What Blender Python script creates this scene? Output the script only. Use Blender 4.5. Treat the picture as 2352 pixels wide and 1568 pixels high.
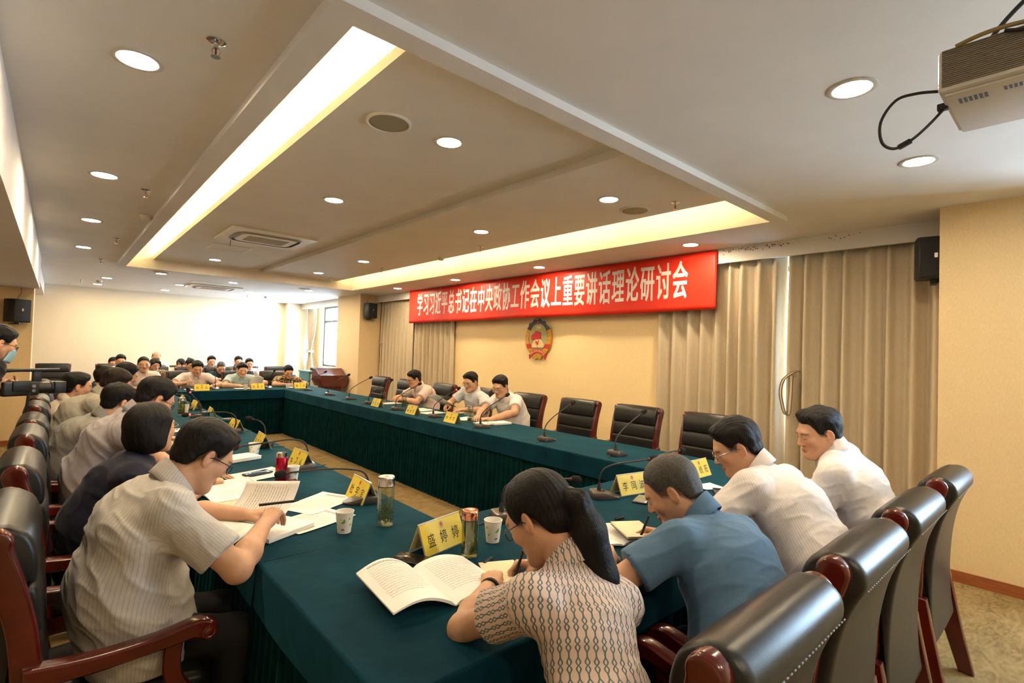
import bpy, bmesh, math, random
import numpy as np
from mathutils import Vector, Matrix
random.seed(7)
for _o in list(bpy.data.objects): bpy.data.objects.remove(_o)
SC = bpy.context.scene
COL = SC.collection
PI = math.pi

# ------------------------------------------------------------------ camera
F_PX, YAW, PITCH, ROLL, CAMZ = 1174.34, 0.72708857, 0.02228647, 0.0303196, 1.52
fw = Vector((math.sin(YAW)*math.cos(PITCH), math.cos(YAW)*math.cos(PITCH), math.sin(PITCH)))
rt = Vector((math.cos(YAW), -math.sin(YAW), 0)); up = rt.cross(fw)
r2 = rt*math.cos(ROLL)+up*math.sin(ROLL); u2 = -rt*math.sin(ROLL)+up*math.cos(ROLL)
cd = bpy.data.cameras.new('camera'); cam = bpy.data.objects.new('camera', cd); COL.objects.link(cam)
cam.matrix_world = Matrix(((r2.x, u2.x, -fw.x, 0), (r2.y, u2.y, -fw.y, 0), (r2.z, u2.z, -fw.z, CAMZ), (0, 0, 0, 1)))
cd.sensor_width = 36.0; cd.lens = F_PX/2352*36; cd.clip_start = 0.02; cd.clip_end = 200
SC.camera = cam

# ------------------------------------------------------------------ world, daylight, exposure
W = bpy.data.worlds.new('daylight'); SC.world = W; W.use_nodes = True
bg = W.node_tree.nodes['Background']; bg.inputs[0].default_value = (0.60, 0.80, 1.0, 1); bg.inputs[1].default_value = 29.0
SC.view_settings.view_transform = 'Standard'; SC.view_settings.look = 'None'
SC.view_settings.gamma = 1; SC.view_settings.use_curve_mapping = False
SC.view_settings.exposure = 0.66
SC.cycles.sample_clamp_indirect = 10.0
SC.cycles.max_bounces = 8; SC.cycles.diffuse_bounces = 4; SC.cycles.glossy_bounces = 3
SC.cycles.transmission_bounces = 6; SC.cycles.transparent_max_bounces = 8
SC.cycles.caustics_reflective = False; SC.cycles.caustics_refractive = False
LAMP_COL, LAMP_E = (1.0, 0.80, 0.53), 250.0
COVE_COL, COVE_E = (1.0, 0.78, 0.36), 34.0
def daylight_window(name, loc, rot, sx, sy):
    # lets the sky outside light the room through a window opening
    l = bpy.data.lights.new(name, 'AREA'); l.shape = 'RECTANGLE'; l.size = sx; l.size_y = sy
    l.cycles.is_portal = True
    o = bpy.data.objects.new(name, l); COL.objects.link(o); o.location = loc; o.rotation_euler = rot
    return o
daylight_window('far_window_sky', (5.62, 13.1, 1.75), (0, PI/2, 0), 1.62, 1.9)
daylight_window('near_window_sky', (5.66, -1.35, 1.72), (0, PI/2, 0), 1.6, 1.5)

# ------------------------------------------------------------------ materials
MATS = {}
def srgb(r, g, b):
    f = lambda c: c/12.92 if c <= 0.04045 else ((c+0.055)/1.055)**2.4
    return (f(r/255), f(g/255), f(b/255))
def mat(name, col, rough=0.5, metal=0.0, var=0.0, vscale=8.0, bump=0.0, bscale=40.0, stretch=(1, 1, 1), emit=None, estr=0.0,
        spec=0.5, coat=0.0, trans=0.0, ior=1.45, sheen=0.0, detail=4.0, attr=None, alpha=1.0, stint=None, world=False):
    if name in MATS: return MATS[name]
    m = bpy.data.materials.new(name); m.use_nodes = True; nt = m.node_tree; N = nt.nodes; L = nt.links
    b = N['Principled BSDF']; b.inputs['Roughness'].default_value = rough; b.inputs['Metallic'].default_value = metal
    b.inputs['Specular IOR Level'].default_value = spec; b.inputs['Coat Weight'].default_value = coat
    b.inputs['Transmission Weight'].default_value = trans; b.inputs['IOR'].default_value = ior
    b.inputs['Sheen Weight'].default_value = sheen; b.inputs['Alpha'].default_value = alpha
    b.inputs['Base Color'].default_value = (*col, 1)
    if stint: b.inputs['Sheen Tint'].default_value = (*stint, 1)
    if emit: b.inputs['Emission Color'].default_value = (*emit, 1); b.inputs['Emission Strength'].default_value = estr
    tc = N.new('ShaderNodeTexCoord'); mp = N.new('ShaderNodeMapping'); mp.inputs['Scale'].default_value = stretch
    L.new(N.new('ShaderNodeNewGeometry').outputs['Position'] if world else tc.outputs['Object'], mp.inputs['Vector'])
    nz = N.new('ShaderNodeTexNoise'); nz.inputs['Scale'].default_value = vscale; nz.inputs['Detail'].default_value = detail
    L.new(mp.outputs[0], nz.inputs['Vector'])
    mx = N.new('ShaderNodeMix'); mx.data_type = 'RGBA'
    v = max(var, 0.015)
    mx.inputs['A'].default_value = (*[c*(1-v) for c in col], 1); mx.inputs['B'].default_value = (*[min(1, c*(1+v)) for c in col], 1)
    rm = N.new('ShaderNodeMapRange'); rm.inputs['From Min'].default_value = 0.3; rm.inputs['From Max'].default_value = 0.7
    L.new(nz.outputs['Fac'], rm.inputs['Value']); L.new(rm.outputs[0], mx.inputs['Factor'])
    outc = mx.outputs['Result']
    if attr:
        at = N.new('ShaderNodeAttribute'); at.attribute_name = attr
        ml = N.new('ShaderNodeMix'); ml.data_type = 'RGBA'; ml.blend_type = 'MULTIPLY'; ml.inputs['Factor'].default_value = 1
        L.new(outc, ml.inputs['A']); L.new(at.outputs['Color'], ml.inputs['B']); outc = ml.outputs['Result']
    L.new(outc, b.inputs['Base Color'])
    if bump:
        n2 = N.new('ShaderNodeTexNoise'); n2.inputs['Scale'].default_value = bscale; n2.inputs['Detail'].default_value = 3
        L.new(mp.outputs[0], n2.inputs['Vector'])
        bp = N.new('ShaderNodeBump'); bp.inputs['Strength'].default_value = bump; bp.inputs['Distance'].default_value = 0.01
        L.new(n2.outputs['Fac'], bp.inputs['Height']); L.new(bp.outputs[0], b.inputs['Normal'])
    MATS[name] = m
    return m
M_WHITE = mat('white_paint', (0.74, 0.71, 0.67), 0.75, var=0.03, vscale=3)
M_WALL = mat('beige_wallpaper', (0.74, 0.56, 0.32), 0.75, var=0.05, vscale=160, bump=0.12, bscale=300, stretch=(1, 1, 0.25))
M_WALLY = mat('yellow_wall_brightened', (0.86, 0.66, 0.36), 0.7, var=0.03, vscale=60)  # plain yellow, albedo raised above the wallpaper to imitate downlight on this wall
M_WALLF = mat('pale_wallpaper', (0.80, 0.68, 0.50), 0.75, var=0.03, vscale=120)
M_WOODT = mat('reddish_trim_wood', (0.30, 0.09, 0.03), 0.35, var=0.2, vscale=6, stretch=(1, 1, 8))
M_CEILIN = mat('warm_cove_paint', (0.80, 0.76, 0.68), 0.8)
M_CLOTH = mat('teal_velvet', (0.0024, 0.023, 0.040), 0.7, var=0.4, vscale=4, bump=0.3, bscale=11, sheen=0.20, spec=0.03, stint=(.12, .5, .62), world=True)
M_SKIRT = mat('dark_green_velvet', (0.002, 0.017, 0.019), 0.8, var=0.25, vscale=9, sheen=0.08, spec=0.02, stint=(.1, .5, .5))
M_LEATHER = mat('black_leather', (0.013, 0.0125, 0.012), 0.34, var=0.2, vscale=30, bump=0.06, bscale=600, spec=0.42)
M_MAHOG = mat('mahogany_lacquer', (0.085, 0.008, 0.004), 0.22, var=0.3, vscale=10, stretch=(6, 1, 1), coat=0.5)
M_CURT = mat('beige_curtain', (0.55, 0.46, 0.33), 0.85, var=0.08, vscale=260, stretch=(1, 1, 0.08), bump=0.15, bscale=500, sheen=0.1, spec=0.1)
M_BLACK = mat('black_plastic', (0.012, 0.012, 0.013), 0.45, bump=0.05, bscale=300)
M_CHROME = mat('brushed_steel', (0.62, 0.61, 0.60), 0.2, 1.0, var=0.05)
M_PLAST = mat('white_plastic', (0.72, 0.69, 0.62), 0.45)
M_GLASS = mat('clear_glass', (1, 1, 1), 0.02, trans=1.0, ior=1.45)
M_PAPER = mat('white_paper', (0.90, 0.88, 0.84), 0.7)
M_LAMP = mat('lamp_diffuser', (1, 1, 1), 0.5, emit=LAMP_COL, estr=LAMP_E)
M_TUBE = mat('cove_tube_glow', (1, 1, 1), 0.5, emit=COVE_COL, estr=COVE_E)

# ------------------------------------------------------------------ mesh helpers
class MB:
    def __init__(s): s.v = []; s.f = []
    def add(s, vs, fs):
        n = len(s.v); s.v += [tuple(p) for p in vs]; s.f += [tuple(i+n for i in f) for f in fs]; return s
    def box(s, x0, x1, y0, y1, z0, z1):
        return s.add([(x0, y0, z0), (x1, y0, z0), (x1, y1, z0), (x0, y1, z0), (x0, y0, z1), (x1, y0, z1), (x1, y1, z1), (x0, y1, z1)],
                     [(0, 3, 2, 1), (4, 5, 6, 7), (0, 1, 5, 4), (1, 2, 6, 5), (2, 3, 7, 6), (3, 0, 4, 7)])
    def quad(s, a, b, c, d): return s.add([a, b, c, d], [(0, 1, 2, 3)])
    def rbox(s, c, size, r=0.005, seg=2, rot=None):
        bm = bmesh.new(); bmesh.ops.create_cube(bm, size=1)
        bmesh.ops.scale(bm, vec=size, verts=bm.verts)
        if r > 0: bmesh.ops.bevel(bm, geom=list(bm.edges), offset=min(r, min(size)*0.49), segments=seg, profile=0.5, affect='EDGES')
        M = Matrix.Translation(c) @ (rot.to_4x4() if rot is not None else Matrix())
        vs = [M @ v.co for v in bm.verts]; bm.verts.index_update(); fs = [[v.index for v in f.verts] for f in bm.faces]; bm.free()
        return s.add(vs, fs)
    def lathe(s, prof, c=(0, 0, 0), seg=24, M=None):
        # prof: list of (r,z); revolved about z
        vs = []; fs = []; n = len(prof)
        for i in range(seg):
            a = 2*PI*i/seg
            for r, z in prof:
                p = Vector((r*math.cos(a), r*math.sin(a), z)); p = (M @ p) if M is not None else p
                vs.append((p[0]+c[0], p[1]+c[1], p[2]+c[2]))
        for i in range(seg):
            j = (i+1) % seg
            for k in range(n-1): fs.append((i*n+k, j*n+k, j*n+k+1, i*n+k+1))
        if prof[0][0] > 1e-5: fs.append(tuple(i*n for i in range(seg))[::-1])
        if prof[-1][0] > 1e-5: fs.append(tuple(i*n+n-1 for i in range(seg)))
        return s.add(vs, fs)
    def cyl(s, c, r, h, seg=20, M=None): return s.lathe([(r, 0), (r, h)], c, seg, M)
    def tube(s, pts, r, seg=8, cap=True):
        pts = [Vector(p) for p in pts]; n = len(pts); rr = r if isinstance(r, (list, tuple)) else [r]*n
        vs = []; fs = []; prev = None
        for i, p in enumerate(pts):
            t = (pts[min(i+1, n-1)]-pts[max(i-1, 0)]).normalized()
            if prev is None: a = t.orthogonal().normalized()
            else: a = (prev-t*prev.dot(t)); a = a.normalized() if a.length > 1e-6 else t.orthogonal().normalized()
            prev = a; b = t.cross(a)
            for k in range(seg):
                q = 2*PI*k/seg; vs.append(p+(a*math.cos(q)+b*math.sin(q))*rr[i])
        for i in range(n-1):
            for k in range(seg):
                k2 = (k+1) % seg; fs.append((i*seg+k, i*seg+k2, (i+1)*seg+k2, (i+1)*seg+k))
        if cap: fs.append(tuple(range(seg))[::-1]); fs.append(tuple((n-1)*seg+k for k in range(seg)))
        return s.add(vs, fs)
    def prism(s, outline, axis, secs):
        # outline: list of 2d pts (a,b); secs: list of (pos, inset). axis 'x': (pos,a,b), 'y': (a,pos,b), 'z': (a,b,pos)
        n = len(outline); o = [Vector((p[0], p[1])) for p in outline]
        area = sum(o[i].x*o[(i+1) % n].y-o[(i+1) % n].x*o[i].y for i in range(n))
        sg = 1 if area > 0 else -1
        nor = []
        for i in range(n):
            e1 = (o[i]-o[i-1]); e2 = (o[(i+1) % n]-o[i])
            n1 = Vector((e1.y, -e1.x)).normalized()*sg if e1.length > 0 else Vector((0, 0))
            n2 = Vector((e2.y, -e2.x)).normalized()*sg if e2.length > 0 else Vector((0, 0))
            q = n1+n2; nor.append(q/max(q.length_squared, 0.3)*2*0.5*2 if q.length > 0 else q)
        vs = []; fs = []
        for pos, ins in secs:
            for i in range(n):
                a = o[i]-nor[i]*ins*0.5
                vs.append({'x': (pos, a.x, a.y), 'y': (a.x, pos, a.y), 'z': (a.x, a.y, pos)}[axis])
        for k in range(len(secs)-1):
            for i in range(n):
                j = (i+1) % n; fs.append((k*n+i, k*n+j, (k+1)*n+j, (k+1)*n+i))
        fs.append(tuple(range(n))[::-1]); fs.append(tuple((len(secs)-1)*n+i for i in range(n)))
        return s.add(vs, fs)
    def grid(s, fn, nu, nv, flip=False):
        vs = [fn(i/nu, j/nv) for i in range(nu+1) for j in range(nv+1)]
        fs = []
        for i in range(nu):
            for j in range(nv):
                q = (i*(nv+1)+j, (i+1)*(nv+1)+j, (i+1)*(nv+1)+j+1, i*(nv+1)+j+1); fs.append(q[::-1] if flip else q)
        return s.add(vs, fs)
    def mesh(s, name, smooth=True, angle=35):
        me = bpy.data.meshes.new(name); me.from_pydata(s.v, [], s.f)
        bm = bmesh.new(); bm.from_mesh(me); bmesh.ops.recalc_face_normals(bm, faces=bm.faces)
        if smooth:
            ca = math.radians(angle)
            for f in bm.faces: f.smooth = True
            for e in bm.edges:
                e.smooth = not (len(e.link_faces) == 2 and e.calc_face_angle(0) > ca)
        bm.to_mesh(me); bm.free(); me.update()
        return me
    def build(s, name, m, parent=None, smooth=True, angle=35, **tags):
        me = s.mesh(name, smooth, angle); me.materials.append(m)
        return put(name, me, parent, **tags)
def put(name, me, parent=None, label=None, cat=None, group=None, kind=None):
    o = bpy.data.objects.new(name, me); COL.objects.link(o)
    if parent is not None: o.parent = parent
    tag(o, label, cat, group, kind); return o
def tag(o, label=None, cat=None, group=None, kind=None):
    if label: o['label'] = label
    if cat: o['category'] = cat
    if group: o['group'] = group
    if kind: o['kind'] = kind
    return o
def thing(name, loc=(0, 0, 0), rz=0.0, label=None, cat=None, group=None, kind=None):
    o = bpy.data.objects.new(name, None); COL.objects.link(o); o.location = loc; o.rotation_euler = (0, 0, rz)
    o.empty_display_size = 0.05
    return tag(o, label, cat, group, kind)
def dup(root, loc, rz, label=None, group=None):
    def cp(o, par):
        c = o.copy(); COL.objects.link(c)
        if par is not None: c.parent = par
        for ch in o.children: cp(ch, c)
        return c
    r = cp(root, None); r.location = loc; r.rotation_euler = (0, 0, rz)
    if label: r['label'] = label
    if group: r['group'] = group
    return r
def text_mesh(body, bold=0.0, size=1.0):
    cu = bpy.data.curves.new('lettering', 'FONT'); cu.body = body; cu.size = size; cu.align_x = 'CENTER'; cu.align_y = 'CENTER'
    cu.offset = bold; cu.resolution_u = 3
    o = bpy.data.objects.new('lettering', cu); COL.objects.link(o)
    dg = bpy.context.evaluated_depsgraph_get(); dg.update()
    me = bpy.data.meshes.new_from_object(o.evaluated_get(dg))
    v = [tuple(x.co) for x in me.vertices]; f = [tuple(p.vertices) for p in me.polygons]
    bpy.data.objects.remove(o); bpy.data.curves.remove(cu); bpy.data.meshes.remove(me)
    return v, f
def lettering(body, origin, ux, uz, h, w, bold=0.0, pitch=None):
    # characters laid along ux from origin (centre of text); h,w = glyph box
    mb = MB(); n = len(body); p = pitch or w*1.1
    for i, ch in enumerate(body):
        if ch == ' ': continue
        v, f = text_mesh(ch, bold)
        xs = [a[0] for a in v]; ys = [a[1] for a in v]
        if not xs: continue
        off = (i-(n-1)/2)*p
        mb.add([Vector(origin)+Vector(ux)*(off+a[0]*w)+Vector(uz)*(a[1]*h) for a in v], f)
    return mb
# ------------------------------------------------------------------ room shell
CZ, RING, RAFT, COVET = 2.683, 2.642, 2.788, 2.98
XL, XR, YB, YF = -1.7, 5.45, -2.6, 14.6
def struct(name, mb, m, parent=None, **k):
    return mb.build(name, m, parent, smooth=False, kind='structure', **k)
def carpet():
    m = bpy.data.materials.new('patterned_carpet'); m.use_nodes = True; nt = m.node_tree; N = nt.nodes; L = nt.links
    b = N['Principled BSDF']; b.inputs['Roughness'].default_value = 0.95; b.inputs['Specular IOR Level'].default_value = 0.1
    tc = N.new('ShaderNodeTexCoord')
    n1 = N.new('ShaderNodeTexNoise'); n1.inputs['Scale'].default_value = 2.2; n1.inputs['Detail'].default_value = 5; n1.inputs['Distortion'].default_value = 1.6
    wv = N.new('ShaderNodeTexNoise'); wv.inputs['Scale'].default_value = 7; wv.inputs['Detail'].default_value = 6; wv.inputs['Distortion'].default_value = 3.0
    mp = N.new('ShaderNodeMapping'); mp.inputs['Scale'].default_value = (1, 2.2, 1); mp.inputs['Rotation'].default_value = (0, 0, 0.5)
    L.new(tc.outputs['Object'], mp.inputs[0]); L.new(mp.outputs[0], n1.inputs['Vector']); L.new(mp.outputs[0], wv.inputs['Vector'])
    cr = N.new('ShaderNodeValToRGB'); e = cr.color_ramp.elements
    e[0].position = 0.32; e[0].color = (0.17, 0.112, 0.045, 1); e[1].position = 0.68; e[1].color = (0.36, 0.255, 0.115, 1)
    e2 = cr.color_ramp.elements.new(0.5); e2.color = (0.27, 0.185, 0.078, 1)
    mx = N.new('ShaderNodeMix'); mx.data_type = 'FLOAT'; mx.inputs['Factor'].default_value = 0.6
    L.new(n1.outputs['Fac'], mx.inputs['A']); L.new(wv.outputs['Fac'], mx.inputs['B']); L.new(mx.outputs['Result'], cr.inputs['Fac'])
    L.new(cr.outputs[0], b.inputs['Base Color'])
    n3 = N.new('ShaderNodeTexNoise'); n3.inputs['Scale'].default_value = 350; L.new(tc.outputs['Object'], n3.inputs['Vector'])
    bp = N.new('ShaderNodeBump'); bp.inputs['Strength'].default_value = 0.35; bp.inputs['Distance'].default_value = 0.01
    L.new(n3.outputs['Fac'], bp.inputs['Height']); L.new(bp.outputs[0], b.inputs['Normal'])
    return m
M_CARPET = carpet()
struct('floor', MB().box(XL-.2, XR+.4, YB-.2, YF+.2, -0.1, 0), M_CARPET)
# ceiling slab with the long coffer opening left free
cx0, cx1, cy0, cy1 = 0.73, 4.27, 1.705, 9.55
ox0, ox1, oy0, oy1 = 0.625, 4.345, 1.602, 9.66
c = MB(); T = 0.12
for x0, x1, y0, y1 in ((XL-.2, ox0, YB-.2, YF+.2), (ox1, XR+.4, YB-.2, YF+.2), (ox0, ox1, YB-.2, oy0), (ox0, ox1, oy1, YF+.2)):
    c.box(x0, x1, y0, y1, CZ, CZ+T)
ceiling = struct('ceiling', c, M_WHITE)
c = MB()
for x0, x1, y0, y1 in ((ox0, cx0, oy0, oy1), (cx1, ox1, oy0, oy1), (cx0, cx1, oy0, cy0), (cx0, cx1, cy1, oy1)):
    c.box(x0, x1, y0, y1, RING, CZ+T)
struct('coffer_ring', c, M_WHITE, ceiling)
c = MB()
for x0, x1, y0, y1 in ((ox0-.05, cx0, oy0-.05, oy1+.05), (cx1, ox1+.05, oy0-.05, oy1+.05), (cx0, cx1, oy0-.05, cy0), (cx0, cx1, cy1, oy1+.05)):
    c.box(x0, x1, y0, y1, CZ+T, COVET)
c.box(ox0-.05, ox1+.05, oy0-.05, oy1+.05, COVET, COVET+.05)
struct('coffer_upstand', c, M_CEILIN, ceiling)
rx0, rx1, sx0, sx1, RT = 1.06, 3.95, 2.34, 2.62, 0.055
c = MB().box(rx0, sx0, cy0+.001, cy1-.001, RAFT, RAFT+RT).box(sx1, rx1, cy0+.001, cy1-.001, RAFT, RAFT+RT)
c.box(sx0-.02, sx1+.02, cy0+.001, cy1-.001, RAFT+RT, RAFT+RT+.03)
struct('ceiling_raft', c, M_WHITE, ceiling)
for x, nm in ((rx0+.05, 0), (rx1-.05, 1)):
    for k in range(6):
        y0 = cy0+.1+k*1.29
        o = MB().tube([(x, y0, RAFT+RT+.022), (x, y0+1.22, RAFT+RT+.022)], 0.014, 6).build('cove_light_tube', M_TUBE, None,
            label='yellow strip light hidden above the %s raft edge, %s from the near end' % (('left', 'right')[nm], ('first', 'second', 'third', 'fourth', 'fifth', 'sixth')[k]),
            cat='light', group='cove strip lights')
# left bulkhead, its pillar and walls
struct('trim_bulkhead', MB().box(XL, -0.212, YB, 10.07, 2.235, CZ), M_WHITE)
struct('trim_bulkhead_end', MB().box(XL, -0.24, 10.5, YF, 2.45, CZ), M_WHITE)
struct('wall_left', MB().box(XL-.15, XL, YB-.15, YF+.15, 0, CZ), M_WALL)
struct('wall_left_pillar', MB().box(XL, -0.27, 10.07, 10.55, 0, CZ), M_WALL)
# far wall with its pier
struct('wall_far', MB().box(XL-.15, XR+.3, YF, YF+.15, 0, CZ), M_WALLF)
struct('wall_far_pier', MB().box(4.62, XR, 14.38, YF, 0, CZ), M_WALLF)
# right wall: panel behind the emblem, two curtained window bays, pillars, open window bay at the far end
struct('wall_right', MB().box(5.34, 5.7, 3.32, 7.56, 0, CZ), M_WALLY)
struct('wall_right_bay', MB().box(5.6, 5.7, .70, 1.35, 0, CZ).box(5.6, 5.7, 2.7, 3.32, 0, CZ).box(5.6, 5.7, 1.35, 2.7, 0, .9).box(5.6, 5.7, 1.35, 2.7, 2.5, CZ).box(5.6, 5.7, 7.56, 10.36, 0, CZ), M_WALL)
struct('wall_right_near_pillar', MB().box(4.82, 5.6, -.22, 0.72, 0, CZ), M_WALL)
struct('wall_right_far_pillar', MB().box(4.82, 5.6, 10.34, 11.5, 0, CZ), M_WALL)
wy0, wy1, wz0, wz1 = 12.2, 14.0, 1.0, 2.62
struct('wall_right_window_bay', MB().box(5.4, 5.6, 11.5, wy0, 0, CZ).box(5.4, 5.6, wy1, YF, 0, CZ).box(5.4, 5.6, wy0, wy1, 0, wz0).box(5.4, 5.6, wy0, wy1, wz1, CZ), M_WALL)
# rear wall, and a window bay behind the near pillar
struct('wall_rear', MB().box(XL-.15, XR+.3, YB-.15, YB, 0, CZ), M_WALL)
rw = (-2.10, -.60, 0.92, 2.52)
struct('wall_right_rear_bay', MB().box(5.4, 5.6, YB, rw[0], 0, CZ).box(5.4, 5.6, rw[1], -.22, 0, CZ).box(5.4, 5.6, rw[0], rw[1], 0, rw[2]).box(5.4, 5.6, rw[0], rw[1], rw[3], CZ), M_WALL)
M_FRAME = mat('dark_window_frame', (0.05, 0.045, 0.045), 0.45)
def window(name, plane, a0, a1, z0, z1, pos, mull, trans, depth=0.07, t=0.05):
    def bx(mb, p0, p1, q0, q1):
        if plane == 'x': mb.box(pos, pos+depth, p0, p1, q0, q1)
        else: mb.box(p0, p1, pos, pos+depth, q0, q1)
        return mb
    w = thing(name, (0, 0, 0), kind='structure')
    mb = MB(); bx(mb, a0, a1, z0, z0+t); bx(mb, a0, a1, z1-t, z1); bx(mb, a0, a0+t, z0+t, z1-t); bx(mb, a1-t, a1, z0+t, z1-t)
    mb.build('window_frame', M_FRAME, w, smooth=False)
    for mm in mull: bx(MB(), mm-t/2, mm+t/2, z0+t, z1-t).build('mullion', M_FRAME, w, smooth=False)
    for q in trans: bx(MB(), a0+t, a1-t, q-t/2, q+t/2).build('transom', M_FRAME, w, smooth=False)
    ed = [a0+t/2]+list(mull)+[a1-t/2]; zs = [z0+t/2]+list(trans)+[z1-t/2]
    for i in range(len(ed)-1):
        for j in range(len(zs)-1):
            mb = MB(); e = t/2+.001
            if plane == 'x': mb.box(pos+.03, pos+.034, ed[i]+e, ed[i+1]-e, zs[j]+e, zs[j+1]-e)
            else: mb.box(ed[i]+e, ed[i+1]-e, pos+.03, pos+.034, zs[j]+e, zs[j+1]-e)
            mb.build('window_pane', M_PANE, w, smooth=False)
    return w
def pane_mat():
    m = bpy.data.materials.new('window_glass'); m.use_nodes = True; nt = m.node_tree; N = nt.nodes; L = nt.links
    b = N['Principled BSDF']; b.inputs['Roughness'].default_value = 0.02; b.inputs['Base Color'].default_value = (0.9, 0.95, 1, 1)
    tr = N.new('ShaderNodeBsdfTransparent'); tr.inputs[0].default_value = (0.93, 0.96, 0.98, 1)
    mx = N.new('ShaderNodeMixShader'); mx.inputs[0].default_value = 0.06
    L.new(tr.outputs[0], mx.inputs[1]); L.new(b.outputs[0], mx.inputs[2]); L.new(mx.outputs[0], N['Material Output'].inputs[0])
    return m
M_PANE = pane_mat()
window('window_1', 'x', wy0, wy1, wz0, wz1, 5.5, [13.0], [2.22])
window('window_2', 'x', rw[0], rw[1], rw[2], rw[3], 5.5, [-1.35], [2.0])
window('window_3', 'x', 1.35, 2.7, .9, 2.5, 5.62, [2.15], [2.0])
# pelmets above the curtains
struct('trim_pelmet', MB().box(5.2, 5.23, 0.72, 10.34, 2.53, CZ), M_WHITE)
struct('trim_pelmet_far', MB().box(5.0, 5.03, 11.5, 14.38, 2.53, CZ), M_WHITE)
# skirting
def base(name, x0, x1, y0, y1): struct(name, MB().box(x0, x1, y0, y1, 0, 0.062).box(x0+.003 if x1-x0 < .05 else x0, x1, y0+.003 if y1-y0 < .05 else y0, y1, 0.062, 0.078), M_WOODT)
base('baseboard_near_pillar', 4.805, 4.82, -.22, 0.735)
base('baseboard_right', 5.325, 5.34, 3.32, 7.56)
base('baseboard_left_pillar', XL, -0.255, 10.055, 10.07)
base('baseboard_far_pillar', 4.805, 4.82, 10.325, 11.5)
base('baseboard_far_pillar_side', 4.82, 5.2, 10.325, 10.34)
base('baseboard_far', XL, 4.62, 14.585, 14.6)
# ------------------------------------------------------------------ tables under cloth
TZ = 0.765
tx0, txi, txj, tx1, ty0, tyi, tyj, ty1 = 0.545, 1.31, 3.0, 3.70, 0.975, 1.905, 9.3, 9.98
def pleat_wall(mb, pts, z0, z1, amp, per, flare, seed, nz=7):
    # pleated hanging cloth along a polyline (list of xy), outward normal to the right of travel
    rnd = random.Random(seed); S = []
    for i in range(len(pts)-1):
        a = Vector(pts[i]); b = Vector(pts[i+1]); d = b-a; n = max(2, int(d.length/0.012)); t = d.normalized(); nr = Vector((t.y, -t.x))
        for k in range(n+(1 if i == len(pts)-2 else 0)): S.append((a+d*(k/n), nr, (k/n)*d.length))
    ph = 0; prev = None; prof = []
    for p, nr, s in S:
        if prev is not None: ph += (p-prev).length/per*2*PI*(0.75+0.5*rnd.random())
        prev = p; prof.append(math.sin(ph)+0.35*math.sin(2*ph+1))
    vs = []; fs = []
    for i, (p, nr, s) in enumerate(S):
        for j in range(nz+1):
            q = j/nz; z = z1+(z0-z1)*q; a = amp*(0.25+0.75*min(1, q*2.2))
            o = p+nr*(prof[i]*a+flare*q); vs.append((o.x, o.y, z))
    for i in range(len(S)-1):
        for j in range(nz): fs.append((i*(nz+1)+j, (i+1)*(nz+1)+j, (i+1)*(nz+1)+j+1, i*(nz+1)+j+1))
    mb.add(vs, fs)
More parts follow.
